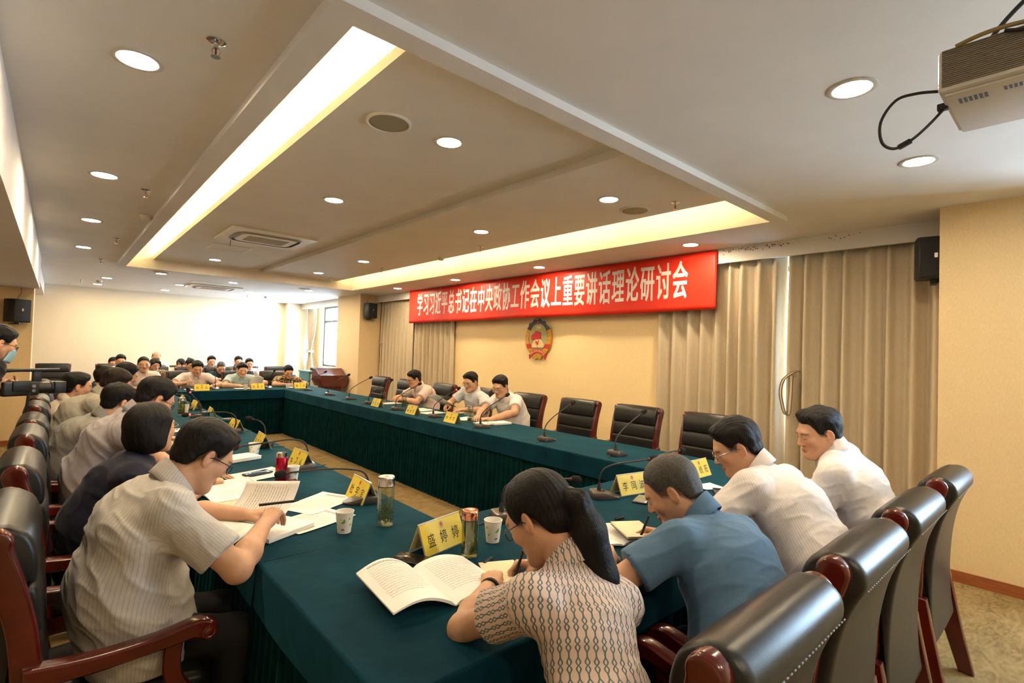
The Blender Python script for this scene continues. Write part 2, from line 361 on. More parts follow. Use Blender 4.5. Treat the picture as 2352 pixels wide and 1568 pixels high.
def cloth_table(label, x0, x1, y0, y1, skirts, seed, inner=None, group='conference tables in a ring'):
    t = thing('conference_table', ((x0+x1)/2, (y0+y1)/2, 0), 0, label, 'table', group)
    ox, oy = -(x0+x1)/2, -(y0+y1)/2
    MB().box(x0+.03+ox, x1-.03+ox, y0+.03+oy, y1-.03+oy, TZ-.035, TZ-.006).build('tabletop', mat('table_board', (0.25, 0.12, 0.06), 0.5), t, smooth=False)
    lg = mat('steel_leg', (0.05, 0.05, 0.05), 0.4, 0.6)
    ny = max(2, int((y1-y0)/1.6)+1); nx = max(2, int((x1-x0)/1.6)+1)
    for i in range(nx):
        for j in range(ny):
            px = x0+.06+(x1-x0-.12)*i/(nx-1)+ox; py = y0+.06+(y1-y0-.12)*j/(ny-1)+oy
            MB().box(px-.02, px+.02, py-.02, py+.02, 0, TZ-.035).build('leg', lg, t, smooth=False)
    # cloth: top sheet, rolled edges, plain fall where the side is open
    cl = MB(); e = 0.012
    n1 = max(4, int((x1-x0)/.06)); n2 = max(4, int((y1-y0)/.06)); rnd = random.Random(seed)
    sid = {k: (k in skirts) for k in 'wesn'}
    X0 = x0+(e if sid['w'] else 0); X1 = x1-(e if sid['e'] else 0); Y0 = y0+(e if sid['s'] and inner != 's' else 0); Y1 = y1-(e if sid['n'] and inner != 'n' else 0)
    def wob(x, y): return 0.0009*math.sin(x*7.1+seed)*math.sin(y*5.3+seed)+0.0006*math.sin(x*23+y*17)
    cl.grid(lambda u, v: (X0+(X1-X0)*u+ox, Y0+(Y1-Y0)*v+oy, TZ+wob(X0+(X1-X0)*u, Y0+(Y1-Y0)*v)), n1, n2)
    def fall(a, b, nr):
        a = Vector(a); b = Vector(b); nr = Vector(nr); L_ = (b-a).length; n = max(4, int(L_/.05))
        prof = [(0, 0)]+[(e*math.sin(q), -e*(1-math.cos(q))) for q in (.4, .8, 1.2, PI/2)]+[(e+.004, -.05), (e+.007, -.10), (e+.010, -.145)]
        def fn(u, v):
            k = v*(len(prof)-1); i = min(int(k), len(prof)-2); f = k-i
            o, z = prof[i][0]*(1-f)+prof[i+1][0]*f, prof[i][1]*(1-f)+prof[i+1][1]*f
            p = a+(b-a)*u; w = 0.004*math.sin(u*L_*9+seed)*max(0, -z/.145)
            return (p.x+nr.x*(o+w)+ox, p.y+nr.y*(o+w)+oy, TZ+z+(wob(p.x, p.y) if v < .01 else 0))
        cl.grid(fn, n, len(prof)-1)
    if 'w' in skirts: fall((X0, Y0), (X0, Y1), (-1, 0))
    if 'e' in skirts: fall((X1, Y0), (X1, Y1), (1, 0))
    if 's' in skirts: fall((txi if inner == 's' else X0, Y0), (txj if inner == 's' else X1, Y0), (0, -1))
    if 'n' in skirts: fall((txi if inner == 'n' else X0, Y1), (txj if inner == 'n' else X1, Y1), (0, 1))
    cl.build('tablecloth', M_CLOTH, t, angle=70)
    for k in skirts:
        i = 0.006; sk = MB()
        P = {'w': [(x0+i, y1), (x0+i, y0)], 'e': [(x1-i, y0), (x1-i, y1)], 's': [(x0, y0+i), (x1, y0+i)], 'n': [(x1, y1-i), (x0, y1-i)]}[k]
        if k == inner: P = [(txj, y1-i), (txi, y1-i)] if k == 'n' else [(txi, y0+i), (txj, y0+i)]
        pleat_wall(sk, [(a+ox, b+oy) for a, b in P], 0.006, TZ-.125, 0.013, 0.065, 0.02 if k in 'we' else 0.02, seed+ord(k))
        sk.build('table_skirt', M_SKIRT, t, angle=80)
    return t
cloth_table('long teal cloth covered table on the left, seating the row of people seen from behind', tx0, txi, tyi, tyj, 'we', 1)
cloth_table('teal cloth covered table nearest the viewer, with the open booklet and tea bottle', tx0, tx1, ty0, tyi, 'wsen', 2, 'n')
cloth_table('long teal cloth covered table in front of the emblem wall with empty chairs behind', txj, tx1, tyi, tyj, 'we', 3)
cloth_table('teal cloth covered table across the far end, with three yellow nameplates', tx0, tx1, tyj, ty1, 'snwe', 4, 's')
# ------------------------------------------------------------------ conference chairs
def smooth_pts(P, n=4):
    # Catmull-Rom through 2d/3d points
    out = []; P = [Vector(p) for p in P]
    for i in range(len(P)-1):
        p0 = P[max(i-1, 0)]; p1 = P[i]; p2 = P[i+1]; p3 = P[min(i+2, len(P)-1)]
        for k in range(n):
            t = k/n; out.append(0.5*((2*p1)+(p2-p0)*t+(2*p0-5*p1+4*p2-p3)*t*t+(3*p1-p0-3*p2+p3)*t**3))
    out.append(P[-1]); return out
def make_chair():
    ch = thing('conference_chair')
    hw = 0.245
    # upholstered back (profile in y,z; chair faces +y)
    front = smooth_pts([(-.175, .42), (-.188, .55), (-.193, .66), (-.197, .716), (-.206, .729), (-.199, .742), (-.203, .80), (-.214, .846), (-.227, .857), (-.215, .868), (-.213, .91), (-.219, .955), (-.238, .998), (-.275, 1.025)], 3)
    back = smooth_pts([(-.275, 1.025), (-.325, 1.028), (-.362, 1.0), (-.368, .955), (-.345, .905), (-.318, .83), (-.297, .72), (-.287, .6), (-.285, .47), (-.292, .36), (-.300, .30), (-.278, .30), (-.235, .36), (-.2, .40)], 3)
    prof = [tuple(p) for p in front]+[tuple(p) for p in back[1:]]
    secs = [(-hw, .03), (-hw+.004, .014), (-hw+.012, .003), (-hw+.03, 0), (0, -.004), (hw-.03, 0), (hw-.012, .003), (hw-.004, .014), (hw, .03)]
    b = MB().prism(prof, 'x', secs).build('backrest', M_LEATHER, ch, angle=50)
    st = MB()
    for k in range(26):
        x = -hw+.02+k*(2*hw-.04)/25; st.tube([(x-.004, -.371, .952), (x+.004, -.371, .952)], .0016, 4)
    st.build('stitching', mat('pale_stitch_thread', (.35, .37, .4), .6), b)
    # wooden side rails with rounded tops
    cen = smooth_pts([(-.205, .40), (-.222, .52), (-.228, .64), (-.243, .76), (-.272, .88), (-.297, .955), (-.302, .985)], 4)
    wid = [.040-.008*math.sin(i/(len(cen)-1)*PI) for i in range(len(cen))]
    L_, R_ = [], []
    for i, p in enumerate(cen):
        t = (cen[min(i+1, len(cen)-1)]-cen[max(i-1, 0)]).normalized(); n = Vector((t.y, -t.x)); L_.append(p+n*wid[i]); R_.append(p-n*wid[i])
    t = (cen[-1]-cen[-2]).normalized(); n = Vector((t.y, -t.x)); cap = [cen[-1]+(n*math.cos(a)+t*math.sin(a))*wid[-1] for a in [PI*k/14 for k in range(1, 14)]]
    rail = [tuple(p) for p in L_]+[tuple(p) for p in cap]+[tuple(p) for p in R_[::-1]]
    for s in (-1, 1):
        a, c = s*(hw-.012), s*(hw+.028)
        sec = [(a, 0), (c-s*.014, 0), (c-s*.007, .003), (c-s*.003, .008), (c-s*.0008, .014), (c, .022)]
        MB().prism(rail, 'x', sec).build('side_rail', M_MAHOG, ch, angle=40)
    # seat cushion and frame
    so = smooth_pts([(-.24, .40), (-.24, .455), (-.1, .472), (.08, .478), (.18, .47), (.212, .44), (.21, .40)], 3)
    MB().prism([tuple(p) for p in so], 'x', [(-hw+.0, .03), (-hw+.008, .01), (-hw+.03, 0), (0, -.006), (hw-.03, 0), (hw-.008, .01), (hw, .03)]).build('seat', M_LEATHER, ch, angle=50)
    MB().rbox((0, -.025, .365), (2*hw, .43, .07), .008).build('seat_frame', M_MAHOG, ch)
    # arms: long sweeping rail ending in a scroll, curved front post
    for s in (-1, 1):
        x = s*(hw+.03)
        top = smooth_pts([(-.235, .66), (-.1, .645), (.05, .648), (.14, .662), (.183, .660), (.211, .642), (.215, .618), (.203, .600), (.182, .596), (.164, .606)], 4)
        bot = smooth_pts([(.148, .612), (.05, .603), (-.1, .597), (-.235, .602)], 4)
        ar = [tuple(p) for p in top]+[tuple(p) for p in bot]
        MB().prism(ar, 'x', [(x-.028, .014), (x-.023, .004), (x-.016, 0), (x+.016, 0), (x+.023, .004), (x+.028, .014)]).build('armrest', M_MAHOG, ch, angle=40)
        sc = MB().lathe([(.018, 0), (.021, .003), (.016, .004), (.013, .002), (.009, .004), (0, .004)], (0, 0, 0), 14, M=Matrix.Rotation(s*PI/2, 3, 'Y'))
        sc.v = [(v[0]+x+s*.028, v[1]+.190, v[2]+.622) for v in sc.v]
        sc.build('scroll_disc', M_MAHOG, ch)
        po = smooth_pts([(.10, .615), (.095, .56), (.105, .50), (.14, .44), (.17, .40), (.175, .34)], 4)
        A = []; B = []
        for i, p in enumerate(po):
            tt = (po[min(i+1, len(po)-1)]-po[max(i-1, 0)]).normalized(); n = Vector((tt.y, -tt.x)); A.append(p+n*.024); B.append(p-n*.024)
        MB().prism([tuple(p) for p in A]+[tuple(p) for p in B[::-1]], 'x', [(x-.019, .008), (x-.013, 0), (x+.013, 0), (x+.019, .008)]).build('arm_post', M_MAHOG, ch, angle=40)
        # legs
        MB().prism([(.125, .40), (.205, .40), (.202, .2), (.192, 0), (.142, 0), (.135, .2)], 'x', [(x-.02, .006), (x-.015, 0), (x+.015, 0), (x+.02, .006)]).build('leg', M_MAHOG, ch, angle=40)
        MB().prism([(-.205, .50), (-.275, .50), (-.292, .40), (-.33, .2), (-.375, 0), (-.315, 0), (-.255, .2), (-.195, .36)], 'x', [(x-.02, .006), (x-.015, 0), (x+.015, 0), (x+.02, .006)]).build('leg', M_MAHOG, ch, angle=40)
    return ch
CHAIR = [None]
def place_chair(x, y, rz, label, group):
    # x,y = point on the floor below the top of the back (local y=-0.30)
    lx, ly = x+(-0.30)*math.sin(rz)*1.0, y+0.30*math.cos(rz)
    if CHAIR[0] is None:
        CHAIR[0] = make_chair(); o = CHAIR[0]; o.location = (lx, ly, 0); o.rotation_euler = (0, 0, rz); tag(o, label, 'chair', group)
        return o
    o = dup(CHAIR[0], (lx, ly, 0), rz, label, group); return o
ORD = ['first', 'second', 'third', 'fourth', 'fifth', 'sixth', 'seventh', 'eighth', 'ninth', 'tenth']
# near row, backs to the viewer (facing +y)
for i, (x, y) in enumerate([(1.10, .425), (1.76, .43), (2.42, .435), (3.16, .435)]):
    place_chair(x, y, 0, ['large black leather chair back in the bottom right corner, nearest the viewer', 'black leather chair second from the bottom right corner of the picture',
        'black leather chair third from the bottom right corner of the picture', 'black leather chair beside the beige pillar, wooden rear leg and side fully visible'][i], 'chairs along the near table')
# left row, facing +x
for i, y in enumerate([2.12, 3.0, 3.86, 4.5, 5.38, 6.1, 6.85, 7.6, 8.35]):
    place_chair(-0.10, y, -PI/2, 'black leather armchair in the left row, %s from the viewer' % ORD[i], 'chairs along the left table')
# emblem-wall row, facing -x
for i, y in enumerate([2.22, 3.0, 3.76, 4.58, 5.53, 6.42, 7.5, 8.43]):
    place_chair(4.40, y, PI/2, ['black leather chair by the curtain, right of the emblem wall row and nearest the viewer', 'empty black leather chair with full back showing where the curtain meets the yellow wall',
        'empty black leather chair second to the left of the curtain edge', 'empty black leather chair right beside the man in white who clasps his arms', 'black leather chair behind the man in the light blue shirt below the emblem',
        'empty black leather chair between the two men with glasses', 'black leather chair behind the man leaning on folded hands', 'empty black leather chair at the far end of the emblem wall row'][i], 'chairs along the emblem wall table')
# far table row, facing the viewer (-y)
for i, x in enumerate([1.06, 1.70, 2.56, 3.22]):
    place_chair(x, 10.62, PI, 'black leather chair at the far table, %s from the left' % ORD[i], 'chairs along the far table')
place_chair(-0.03, 13.9, PI, 'empty black leather chair alone against the pale far wall beside the pillar', 'spare chairs by the far wall')
# ------------------------------------------------------------------ ceiling fittings
M_TRIMW = mat('lamp_trim_white', (0.55, 0.52, 0.46), 0.4)
def make_downlight():
    d = thing('downlight')
    MB().lathe([(.092, 0), (.092, -.004), (.082, -.007), (.072, -.005), (.070, .0)], (0, 0, 0), 28).build('trim_ring', M_TRIMW, d)
    MB().lathe([(0, -.0030), (.071, -.0030), (.071, 0), (0, 0)], (0, 0, 0), 20).build('diffuser', M_LAMP, d)
    return d
DL = [('left strip of ceiling', CZ, [(.206, y) for y in (2.61, 4.6, 6.42, 8.36)]),
      ('near ceiling beside the projector', CZ, [(2.475, .664), (3.632, .64)]),
      ('left half of the ceiling raft', RAFT, [(1.735, y) for y in (2.58, 4.31, 6.5, 8.74)]),
      ('right half of the ceiling raft', RAFT, [(3.3, y) for y in (2.58, 4.25, 7.02, 8.75)]),
      ('ceiling above the red banner', CZ, [(4.81, y) for y in (2.7, 4.9, 6.84, 8.73)]),
      ('far ceiling', CZ, [(.65, 12.09), (.585, 13.6), (1.76, 13.64), (1.276, 10.43), (1.8, 12.12), (2.44, 10.7), (3.11, 12.2), (3.1, 13.75), (4.276, 13.93), (4.26, 12.3), (3.856, 10.72)]),
      ('ceiling behind the viewer', CZ, [(.5, -.9), (1.6, -1.2)])]
dl = None
for where, zz, pts in DL:
    if where.startswith('left half'): pts = [p for p in pts if abs(p[1]-6.5) > .1]
    for i, (x, y) in enumerate(pts):
        lab = 'round lit downlight in the %s, %s from the viewer' % (where, ORD[min(i, 9)] if i < 10 else 'eleventh')
        if where == 'far ceiling':
            rows = [[p for p in pts if p[1] < 11], [p for p in pts if 11 < p[1] < 13], [p for p in pts if p[1] > 13]]; k = [j for j in range(3) if (x, y) in rows[j]][0]
            lab = 'far downlight, %s from the left in the %s' % (ORD[sorted(rows[k]).index((x, y))], ('row just past the coffer', 'middle row of the far ceiling', 'row nearest the far wall')[k])
        if dl is None: dl = make_downlight(); o = dl; o.location = (x, y, zz); tag(o, lab, 'light', 'ceiling downlights')
        else: o = dup(dl, (x, y, zz), 0, lab, 'ceiling downlights' if where != 'far ceiling' else 'far ceiling downlights')
# loudspeakers flush in the ceiling
def make_ceiling_speaker():
    s = thing('ceiling_speaker')
    MB().lathe([(.125, 0), (.125, -.008), (.117, -.012), (.110, -.009), (.110, 0)], (0, 0, 0), 32).build('rim', M_PLAST, s)
    MB().lathe([(0, -.012), (.06, -.011), (.110, -.007), (.110, 0), (0, 0)], (0, 0, 0), 28).build('grille', mat('speaker_mesh', (.30, .25, .15), .6, var=.25, vscale=900, bump=.5, bscale=700), s)
    return s
sp = None
for x, y, zz, lab in [(1.342, 2.6, RAFT, 'large round grey loudspeaker in the raft, left of the nearest raft downlight'), (3.694, 2.605, RAFT, 'round loudspeaker in the raft beside the right glowing cove'),
                      (1.24, 10.15, CZ, 'flat round loudspeaker in the far ceiling, left of the ceiling cassette'), (3.68, 10.45, CZ, 'flat round loudspeaker in the far ceiling near the window pillar'), (1.35, 7.0, RAFT, None)]:
    if lab is None: continue
    if sp is None: sp = make_ceiling_speaker(); sp.location = (x, y, zz); tag(sp, lab, 'speaker', 'ceiling loudspeakers')
    else: dup(sp, (x, y, zz), 0, lab)
# sprinklers
def make_sprinkler():
    s = thing('sprinkler')
    MB().lathe([(.034, 0), (.034, -.003), (.02, -.010), (.0, -.010)], (0, 0, 0), 18).build('escutcheon', M_CHROME, s)
    MB().cyl((0, 0, -.028), .009, .02, 10).build('body', M_CHROME, s)
    for k in (-1, 1): MB().tube([(k*.008, 0, -.026), (k*.014, 0, -.038), (k*.010, 0, -.052), (0, 0, -.058)], .0025, 6).build('frame_arm', M_CHROME, s)
    MB().cyl((0, 0, -.054), .0035, .026, 8).build('glass_bulb', mat('red_bulb', (.22, .02, .015), .15), s)
    MB().lathe([(0, -.058), (.017, -.060), (.017, -.062), (0, -.062)], (0, 0, 0), 14).build('deflector', M_CHROME, s)
    return s
spk = None
SPR = [(.415, 2.23, CZ, 'large chrome sprinkler head near the top left of the picture'), (.465, 4.79, CZ, 'sprinkler head in the left ceiling strip, second from the viewer'), (.464, 7.32, CZ, 'sprinkler head in the left ceiling strip, third from the viewer'),
       (.43, 9.4, CZ, 'sprinkler head in the left ceiling strip by the far end of the coffer'), (.305, 12.94, CZ, 'tiny sprinkler head in the far left ceiling'), (3.3, 13.1, CZ, 'tiny sprinkler head in the far ceiling by the smoke detector'),
       (3.723, 2.234, RAFT, 'sprinkler head in the raft beside the near end of the right cove'), (3.77, 4.86, RAFT, 'sprinkler head in the raft above the banner middle'), (3.779, 7.385, RAFT, 'sprinkler head in the raft near the left end of the banner'), (3.731, 9.3, RAFT, 'sprinkler head in the far corner of the raft')]
for x, y, zz, lab in SPR:
    if spk is None: spk = make_sprinkler(); spk.location = (x, y, zz); tag(spk, lab, 'sprinkler', 'ceiling sprinklers')
    else: dup(spk, (x, y, zz), 0, lab)
# smoke detectors
def make_smoke():
    s = thing('smoke_detector')
    MB().lathe([(.052, 0), (.052, -.014), (0, -.014)], (0, 0, 0), 24).build('base_plate', M_PLAST, s)
    MB().lathe([(.044, -.014), (.044, -.022), (.034, -.042), (.026, -.046), (0, -.046)], (0, 0, 0), 24).build('sensor_head', mat('aged_plastic', (.60, .52, .38), .5), s)
    return s
smk = None
for x, y, zz, lab in [(.578, 5.79, CZ, 'smoke detector beside the left edge of the coffer'), (3.844, 5.82, RAFT, 'smoke detector in the raft beside the right cove'), (.573, 12.77, CZ, 'smoke detector in the far left ceiling'), (3.69, 13.0, CZ, 'smoke detector in the far ceiling near the window')]:
    if smk is None: smk = make_smoke(); smk.location = (x, y, zz); tag(smk, lab, 'smoke detector', 'smoke detectors')
    else: dup(smk, (x, y, zz), 0, lab)
# air-conditioning cassettes
def rrect(w, h, r, n=6):
    P = []
    for cx, cy, a0 in ((w/2-r, h/2-r, 0), (-w/2+r, h/2-r, PI/2), (-w/2+r, -h/2+r, PI), (w/2-r, -h/2+r, 1.5*PI)):
        for k in range(n+1): a = a0+PI/2*k/n; P.append((cx+r*math.cos(a), cy+r*math.sin(a)))
    return P
def ring(mb, A, B, za, zb):
    n = len(A); mb.add([(a[0], a[1], za) for a in A]+[(b[0], b[1], zb) for b in B], [(i, (i+1) % n, n+(i+1) % n, n+i) for i in range(n)])
def make_ac():
    a = thing('ceiling_air_conditioner'); Wd, Hd = .92, .86
    body = MB(); body.prism(rrect(Wd, Hd, .02), 'z', [(0, 0), (-.012, 0), (-.018, .012)])
    body.build('cover_panel', M_PLAST, a)
    slot = MB(); O = rrect(.72, .60, .13); I = rrect(.62, .50, .10)
    ring(slot, O, I, -.0195, -.0195); slot.build('air_slot', M_BLACK, a, smooth=False)
    lou = MB(); O2 = rrect(.715, .595, .125); I2 = rrect(.675, .555, .115); ring(lou, O2, I2, -.0200, -.030); lou.build('louvre', mat('louvre_grey', (.30, .28, .25), .5), a)
    ce = MB().prism(rrect(.60, .48, .09), 'z', [(-.016, 0), (-.026, 0), (-.030, .01)]); ce.build('intake_panel', M_PLAST, a)
    for k in range(-1, 2):
        for j in range(11):
            pass
    gr = MB()
    for j in range(16): y = -.15+j*.02; gr.box(-.22, .22, y, y+.012, -.033, -.0295)
    gr.build('intake_grille', mat('grille_tan', (.42, .36, .27), .6), a, smooth=False)
    return a
ac = make_ac(); ac.location = (1.81, 6.48, RAFT); tag(ac, 'white ceiling air conditioner in the raft with black curved air slots', 'air conditioner', 'ceiling air conditioners')
dup(ac, (2.37, 11.95, CZ), 0, 'air conditioner in the far ceiling beyond the coffer')
MB().tube([(1.50, 6.78, RAFT-.02), (1.50, 6.79, RAFT-.10)], .003, 5).build('hanging_cable', M_BLACK, None, label='thin black cable end hanging from the raft air conditioner', cat='cable')
def hatch(x, y, zz, w, h, lab):
    t_ = thing('access_hatch', (x, y, zz), 0, lab, 'hatch', 'ceiling access hatches')
    mb = MB(); ring(mb, rrect(w, h, .004, 1), rrect(w-.05, h-.05, .004, 1), -.005, -.005)
    ring(mb, rrect(w, h, .004, 1), rrect(w, h, .004, 1), 0, -.005); ring(mb, rrect(w-.05, h-.05, .004, 1), rrect(w-.05, h-.05, .004, 1), -.005, 0)
    mb.build('hatch_frame', M_PLAST, t_, smooth=False); MB().box(-w/2+.03, w/2-.03, -h/2+.03, h/2-.03, -.003, 0).build('hatch_door', M_WHITE, t_, smooth=False)
hatch(1.655, 7.52, RAFT, .46, .44, 'square access hatch just beyond the raft air conditioner')
hatch(2.1, 11.2, CZ, .5, .4, 'square access hatch just before the far air conditioner')
# projector hanging from the near ceiling
pj = thing('projector', (2.04, .077, CZ), 0.0, 'white ceiling projector with ribbed vent side at the top right corner', 'projector')
M_PJ = mat('projector_white', (.62, .60, .58), .45)
pw, pd, ph, pz = .362, .42, .122, -.383
body = MB().rbox((0, 0, pz+ph/2), (pw, pd, ph), .010); pb = body.build('body', M_PJ, pj)
MB().rbox((.004, 0, pz-.003), (pw*.92, pd*.94, .010), .004).build('bottom_cover', M_PJ, pj)
M_RIB = mat('vent_rib_grey', (.20, .17, .12), .6)
for k in range(19):
    z = pz+.012+k*.0056
    MB().box(-pw/2-.004, -pw/2+.002, -pd/2+.012, pd/2-.010, z, z+.0032).build('vent_rib', M_RIB, pb, smooth=False)
MB().lathe([(.045, 0), (.045, .03), (.038, .034), (.034, .02), (0, .02)], (0, 0, 0), 24, M=Matrix.Rotation(PI/2, 3, 'X')).build('lens', M_BLACK, pj).location = (.06, -pd/2, pz+.06)
MB().cyl((0, 0, pz+ph), .022, -pz-ph, 16).build('ceiling_pole', M_PJ, pj)
MB().rbox((0, 0, -.008), (.16, .16, .016), .003).build('ceiling_plate', M_PJ, pj)
MB().rbox((0, 0, pz+ph+.012), (.2, .16, .02), .004).build('mounting_bracket', mat('bracket_steel', (.35, .34, .33), .4, .5), pj)
lb = MB()
for k in range(6): lb.box(-.12, -.085, .165-k*.011, .172-k*.011, pz-.0087, pz-.008)
for k in range(5): lb.box(-.125, -.100, .070-k*.010, .076-k*.010, pz-.0087, pz-.008)
for k in range(3): lb.box(-.02, .005, .02-k*.03, .035-k*.03, pz-.0087, pz-.008)
lb.build('label_print', mat('grey_print', (.10, .10, .10), .7, spec=.2), pj, smooth=False)
def cable(name, pts, r, par, lab=None, m=None):
    return MB().tube(smooth_pts(pts, 6), r, 8).build(name, m or M_BLACK, par, label=lab)
cable('power_cable', [(-.165, .21, pz+.012), (-.17, .26, pz+.022), (-.17, .31, pz+.018), (-.155, .35, pz-.03), (-.13, .352, pz-.085), (-.105, .325, pz-.105), (-.09, .285, pz-.085), (-.075, .245, pz-.045), (-.062, .205, pz+.005)], .0045, pj)
MB().tube([(-.100, .315, pz-.103), (-.090, .287, pz-.087)], .009, 10).build('ferrite_core', M_BLACK, pj)
MB().rbox((-.062, .215, pz+.003), (.022, .026, .02), .003).build('plug', M_BLACK, pj)
cable('signal_cable', [(-.15, .10, pz+ph+.004), (-.12, .07, pz+ph+.06), (-.08, .03, pz+ph+.12), (-.05, .0, pz+ph+.14), (.0, -.02, -.01)], .006, pj)
cable('signal_cable', [(-.12, -.02, pz+ph+.004), (-.08, -.01, pz+ph+.07), (-.05, .0, pz+ph+.14)], .006, pj)
cable('signal_cable', [(-pw/2-.006, .07, pz+ph-.005), (-pw/2-.012, .02, pz+ph-.022), (-pw/2-.012, -.05, pz+ph-.018), (-pw/2-.004, -.12, pz+ph+.006)], .005, pj)
cable('signal_cable', [(-pw/2-.004, .17, pz+ph-.004), (-pw/2-.008, .12, pz+ph+.004), (-pw/2+.002, .07, pz+ph+.010), (-pw/2+.01, .02, pz+ph+.008)], .006, pj, m=mat('taped_cable', (.25, .18, .06), .6))
# ------------------------------------------------------------------ curtains
def curtain(label, y0, y1, x, z0, z1, amp, per, seed, group='beige curtains'):
    rnd = random.Random(seed); n = int((y1-y0)/.008); prof = []; ph = rnd.random()*6
    mod = [rnd.uniform(.7, 1.35) for _ in range(60)]
    for i in range(n+1):
        s = i*.008; w = mod[int(s/.11) % 60]; ph += .008/(per*w)*2*PI
        prof.append((math.sin(ph)+.28*math.sin(2*ph+.7), math.cos(ph)))
    nz = 14
    def fn(u, v):
        i = min(n, int(round(u*n))); q = v; a = amp*(.55+.45*min(1, q*3)); sway = .012*math.sin(u*9+q*3+seed)
        return (x+prof[i][0]*a+sway*q, y0+(y1-y0)*u+.010*prof[i][1]*q, z1+(z0-z1)*q)
    t = thing('curtain', (0, 0, 0), 0, label, 'curtain', group)
    mb = MB().grid(fn, n, nz); o = mb.build('curtain_cloth', M_CURT, t, angle=80)
    so = o.modifiers.new('thick', 'SOLIDIFY'); so.thickness = .003
    MB().grid(lambda u, v: fn(u, v*.04), n, 1).build('heading_tape', M_CURT, t, angle=80)
    return t
curtain('beige curtain panel between the yellow wall and the light gap, partly behind the banner', 1.950, 3.36, 5.31, .02, 2.60, .050, .165, 3)
curtain('wide beige curtain panel beside the right pillar and black loudspeaker', .76, 1.932, 5.33, .02, 2.60, .050, .17, 9)
curtain('beige curtain panel just left of the emblem wall, under the banner end', 7.52, 8.85, 5.31, .02, 2.60, .048, .155, 17)
curtain('beige curtain panel beside the far pillar', 8.90, 10.28, 5.31, .02, 2.60, .046, .16, 23)
MB().box(5.30, 5.44, .74, 10.32, 2.60, 2.63).build('curtain_rail', M_WHITE, None, smooth=False, label='white curtain rail running behind the pelmet', cat='rail')
# tie-back straps
def strap(name, pts, lab, w=.028):
    t = thing(name, (0, 0, 0), 0, lab, 'tie', 'curtain tie-backs'); P = smooth_pts(pts, 6); mb = MB()
    def fn(u, v):
        k = u*(len(P)-1); i = min(int(k), len(P)-2); p = P[i].lerp(P[i+1], k-i); return (p.x+.012*(v-.5), p.y+w*(v-.5), p.z)
    o = mb.grid(fn, len(P)-1, 2).build('band', M_CURT, t, angle=80); o.modifiers.new('thick', 'SOLIDIFY').thickness = .004
    for v in (0, 1): MB().tube([fn(u/20, v) for u in range(21)], .0045, 5).build('brown_edging', mat('brown_braid', (.10, .05, .03), .7), t)
strap('curtain_tie', [(5.28, 1.82, 1.43), (5.235, 1.86, 1.41), (5.225, 1.935, 1.34), (5.225, 1.96, 1.22), (5.225, 1.94, 1.10), (5.225, 1.915, 1.02), (5.235, 1.885, 1.02), (5.24, 1.875, 1.15), (5.25, 1.87, 1.38)], 'looped beige tie-back with brown edging hanging at the curtain gap')
strap('curtain_tie', [(5.30, 10.13, 1.63), (5.23, 10.15, 1.62), (5.215, 10.16, 1.5), (5.22, 10.14, 1.35), (5.22, 10.15, 1.22)], 'thin tie-back hanging beside the far pillar curtain', .02)
# tied curtain at the open far window
ct = thing('curtain', (0, 0, 0), 0, 'curtain gathered with a tie beside the bright far window', 'curtain', 'beige curtains')
def tied(u, v):
    z = 2.58-2.5*v; w = .56*(1-.66*math.exp(-((z-1.40)/.42)**2)); c = 14.06+.07*math.exp(-((z-1.4)/.5)**2)
    return (5.18+.04*math.sin(u*44)*(.6+.4*v)*(w/.56), c-w/2+w*u, z)
o = MB().grid(tied, 120, 40).build('curtain_cloth', M_CURT, ct, angle=80); o.modifiers.new('thick', 'SOLIDIFY').thickness = .003
MB().lathe([(.088, -.035), (.094, -.03), (.094, .03), (.088, .035), (.08, 0)], (5.18, 14.13, 1.40), 20).build('tie_band', M_CURT, ct)
for q in (-.033, .033): MB().tube([(5.18+.095*math.cos(a*PI/8), 14.13+.095*math.sin(a*PI/8), 1.40+q) for a in range(17)], .004, 5).build('brown_edging', MATS['brown_braid'], ct)
# ------------------------------------------------------------------ red banner
bn = thing('banner', (0, 0, 0), 0, 'long red cloth banner with white lettering hung along the ceiling edge', 'banner')
BX = 5.185
def bpos(u, v, off=0.0):
    y = 8.9-(8.9-2.60)*u; z = 2.675-.632*v; w = .010*math.sin(u*21)*v+.006*math.sin(u*57+v*2)*v+.012*v*v*math.sin(u*9+1)
    return (BX-.008+w-.012*v-off, y, z+.004*math.sin(u*14)*v)
o = MB().grid(lambda u, v: bpos(u, v), 180, 12).build('banner_cloth', mat('red_banner_cloth', (.72, .030, .012), .42, var=.06, vscale=3, spec=.35), bn, angle=80)
o.modifiers.new('thick', 'SOLIDIFY').thickness = .0015
def fatten(ch, dx=.026, dy=.012):
    v, f = text_mesh(ch); V = []; F_ = []
    for sx in (-dx, -dx/3, dx/3, dx):
        for sy in (-dy, dy):
            n0 = len(V); V += [(a[0]+sx, a[1]+sy, 0) for a in v]; F_ += [tuple(i+n0 for i in q) for q in f]
    return V, F_
txt = '学习习近平总书记在中央政协工作会议上重要讲话理论研讨会'
lt = MB(); n = len(txt); yA, yB = 8.50, 3.02
for i, chh in enumerate(txt):
    v, f = fatten(chh); cu = (8.9-(yA+(yB-yA)*i/(n-1)))/6.3
    vs = []
    for a in v:
        u = cu+a[0]*.195/6.3; vv = .505-a[1]*.45/.632; vs.append(bpos(u, vv, .004))
    MB().add(vs, f).build('character', mat('white_banner_print', (.84, .78, .74), .35, spec=.5), bn, smooth=False)
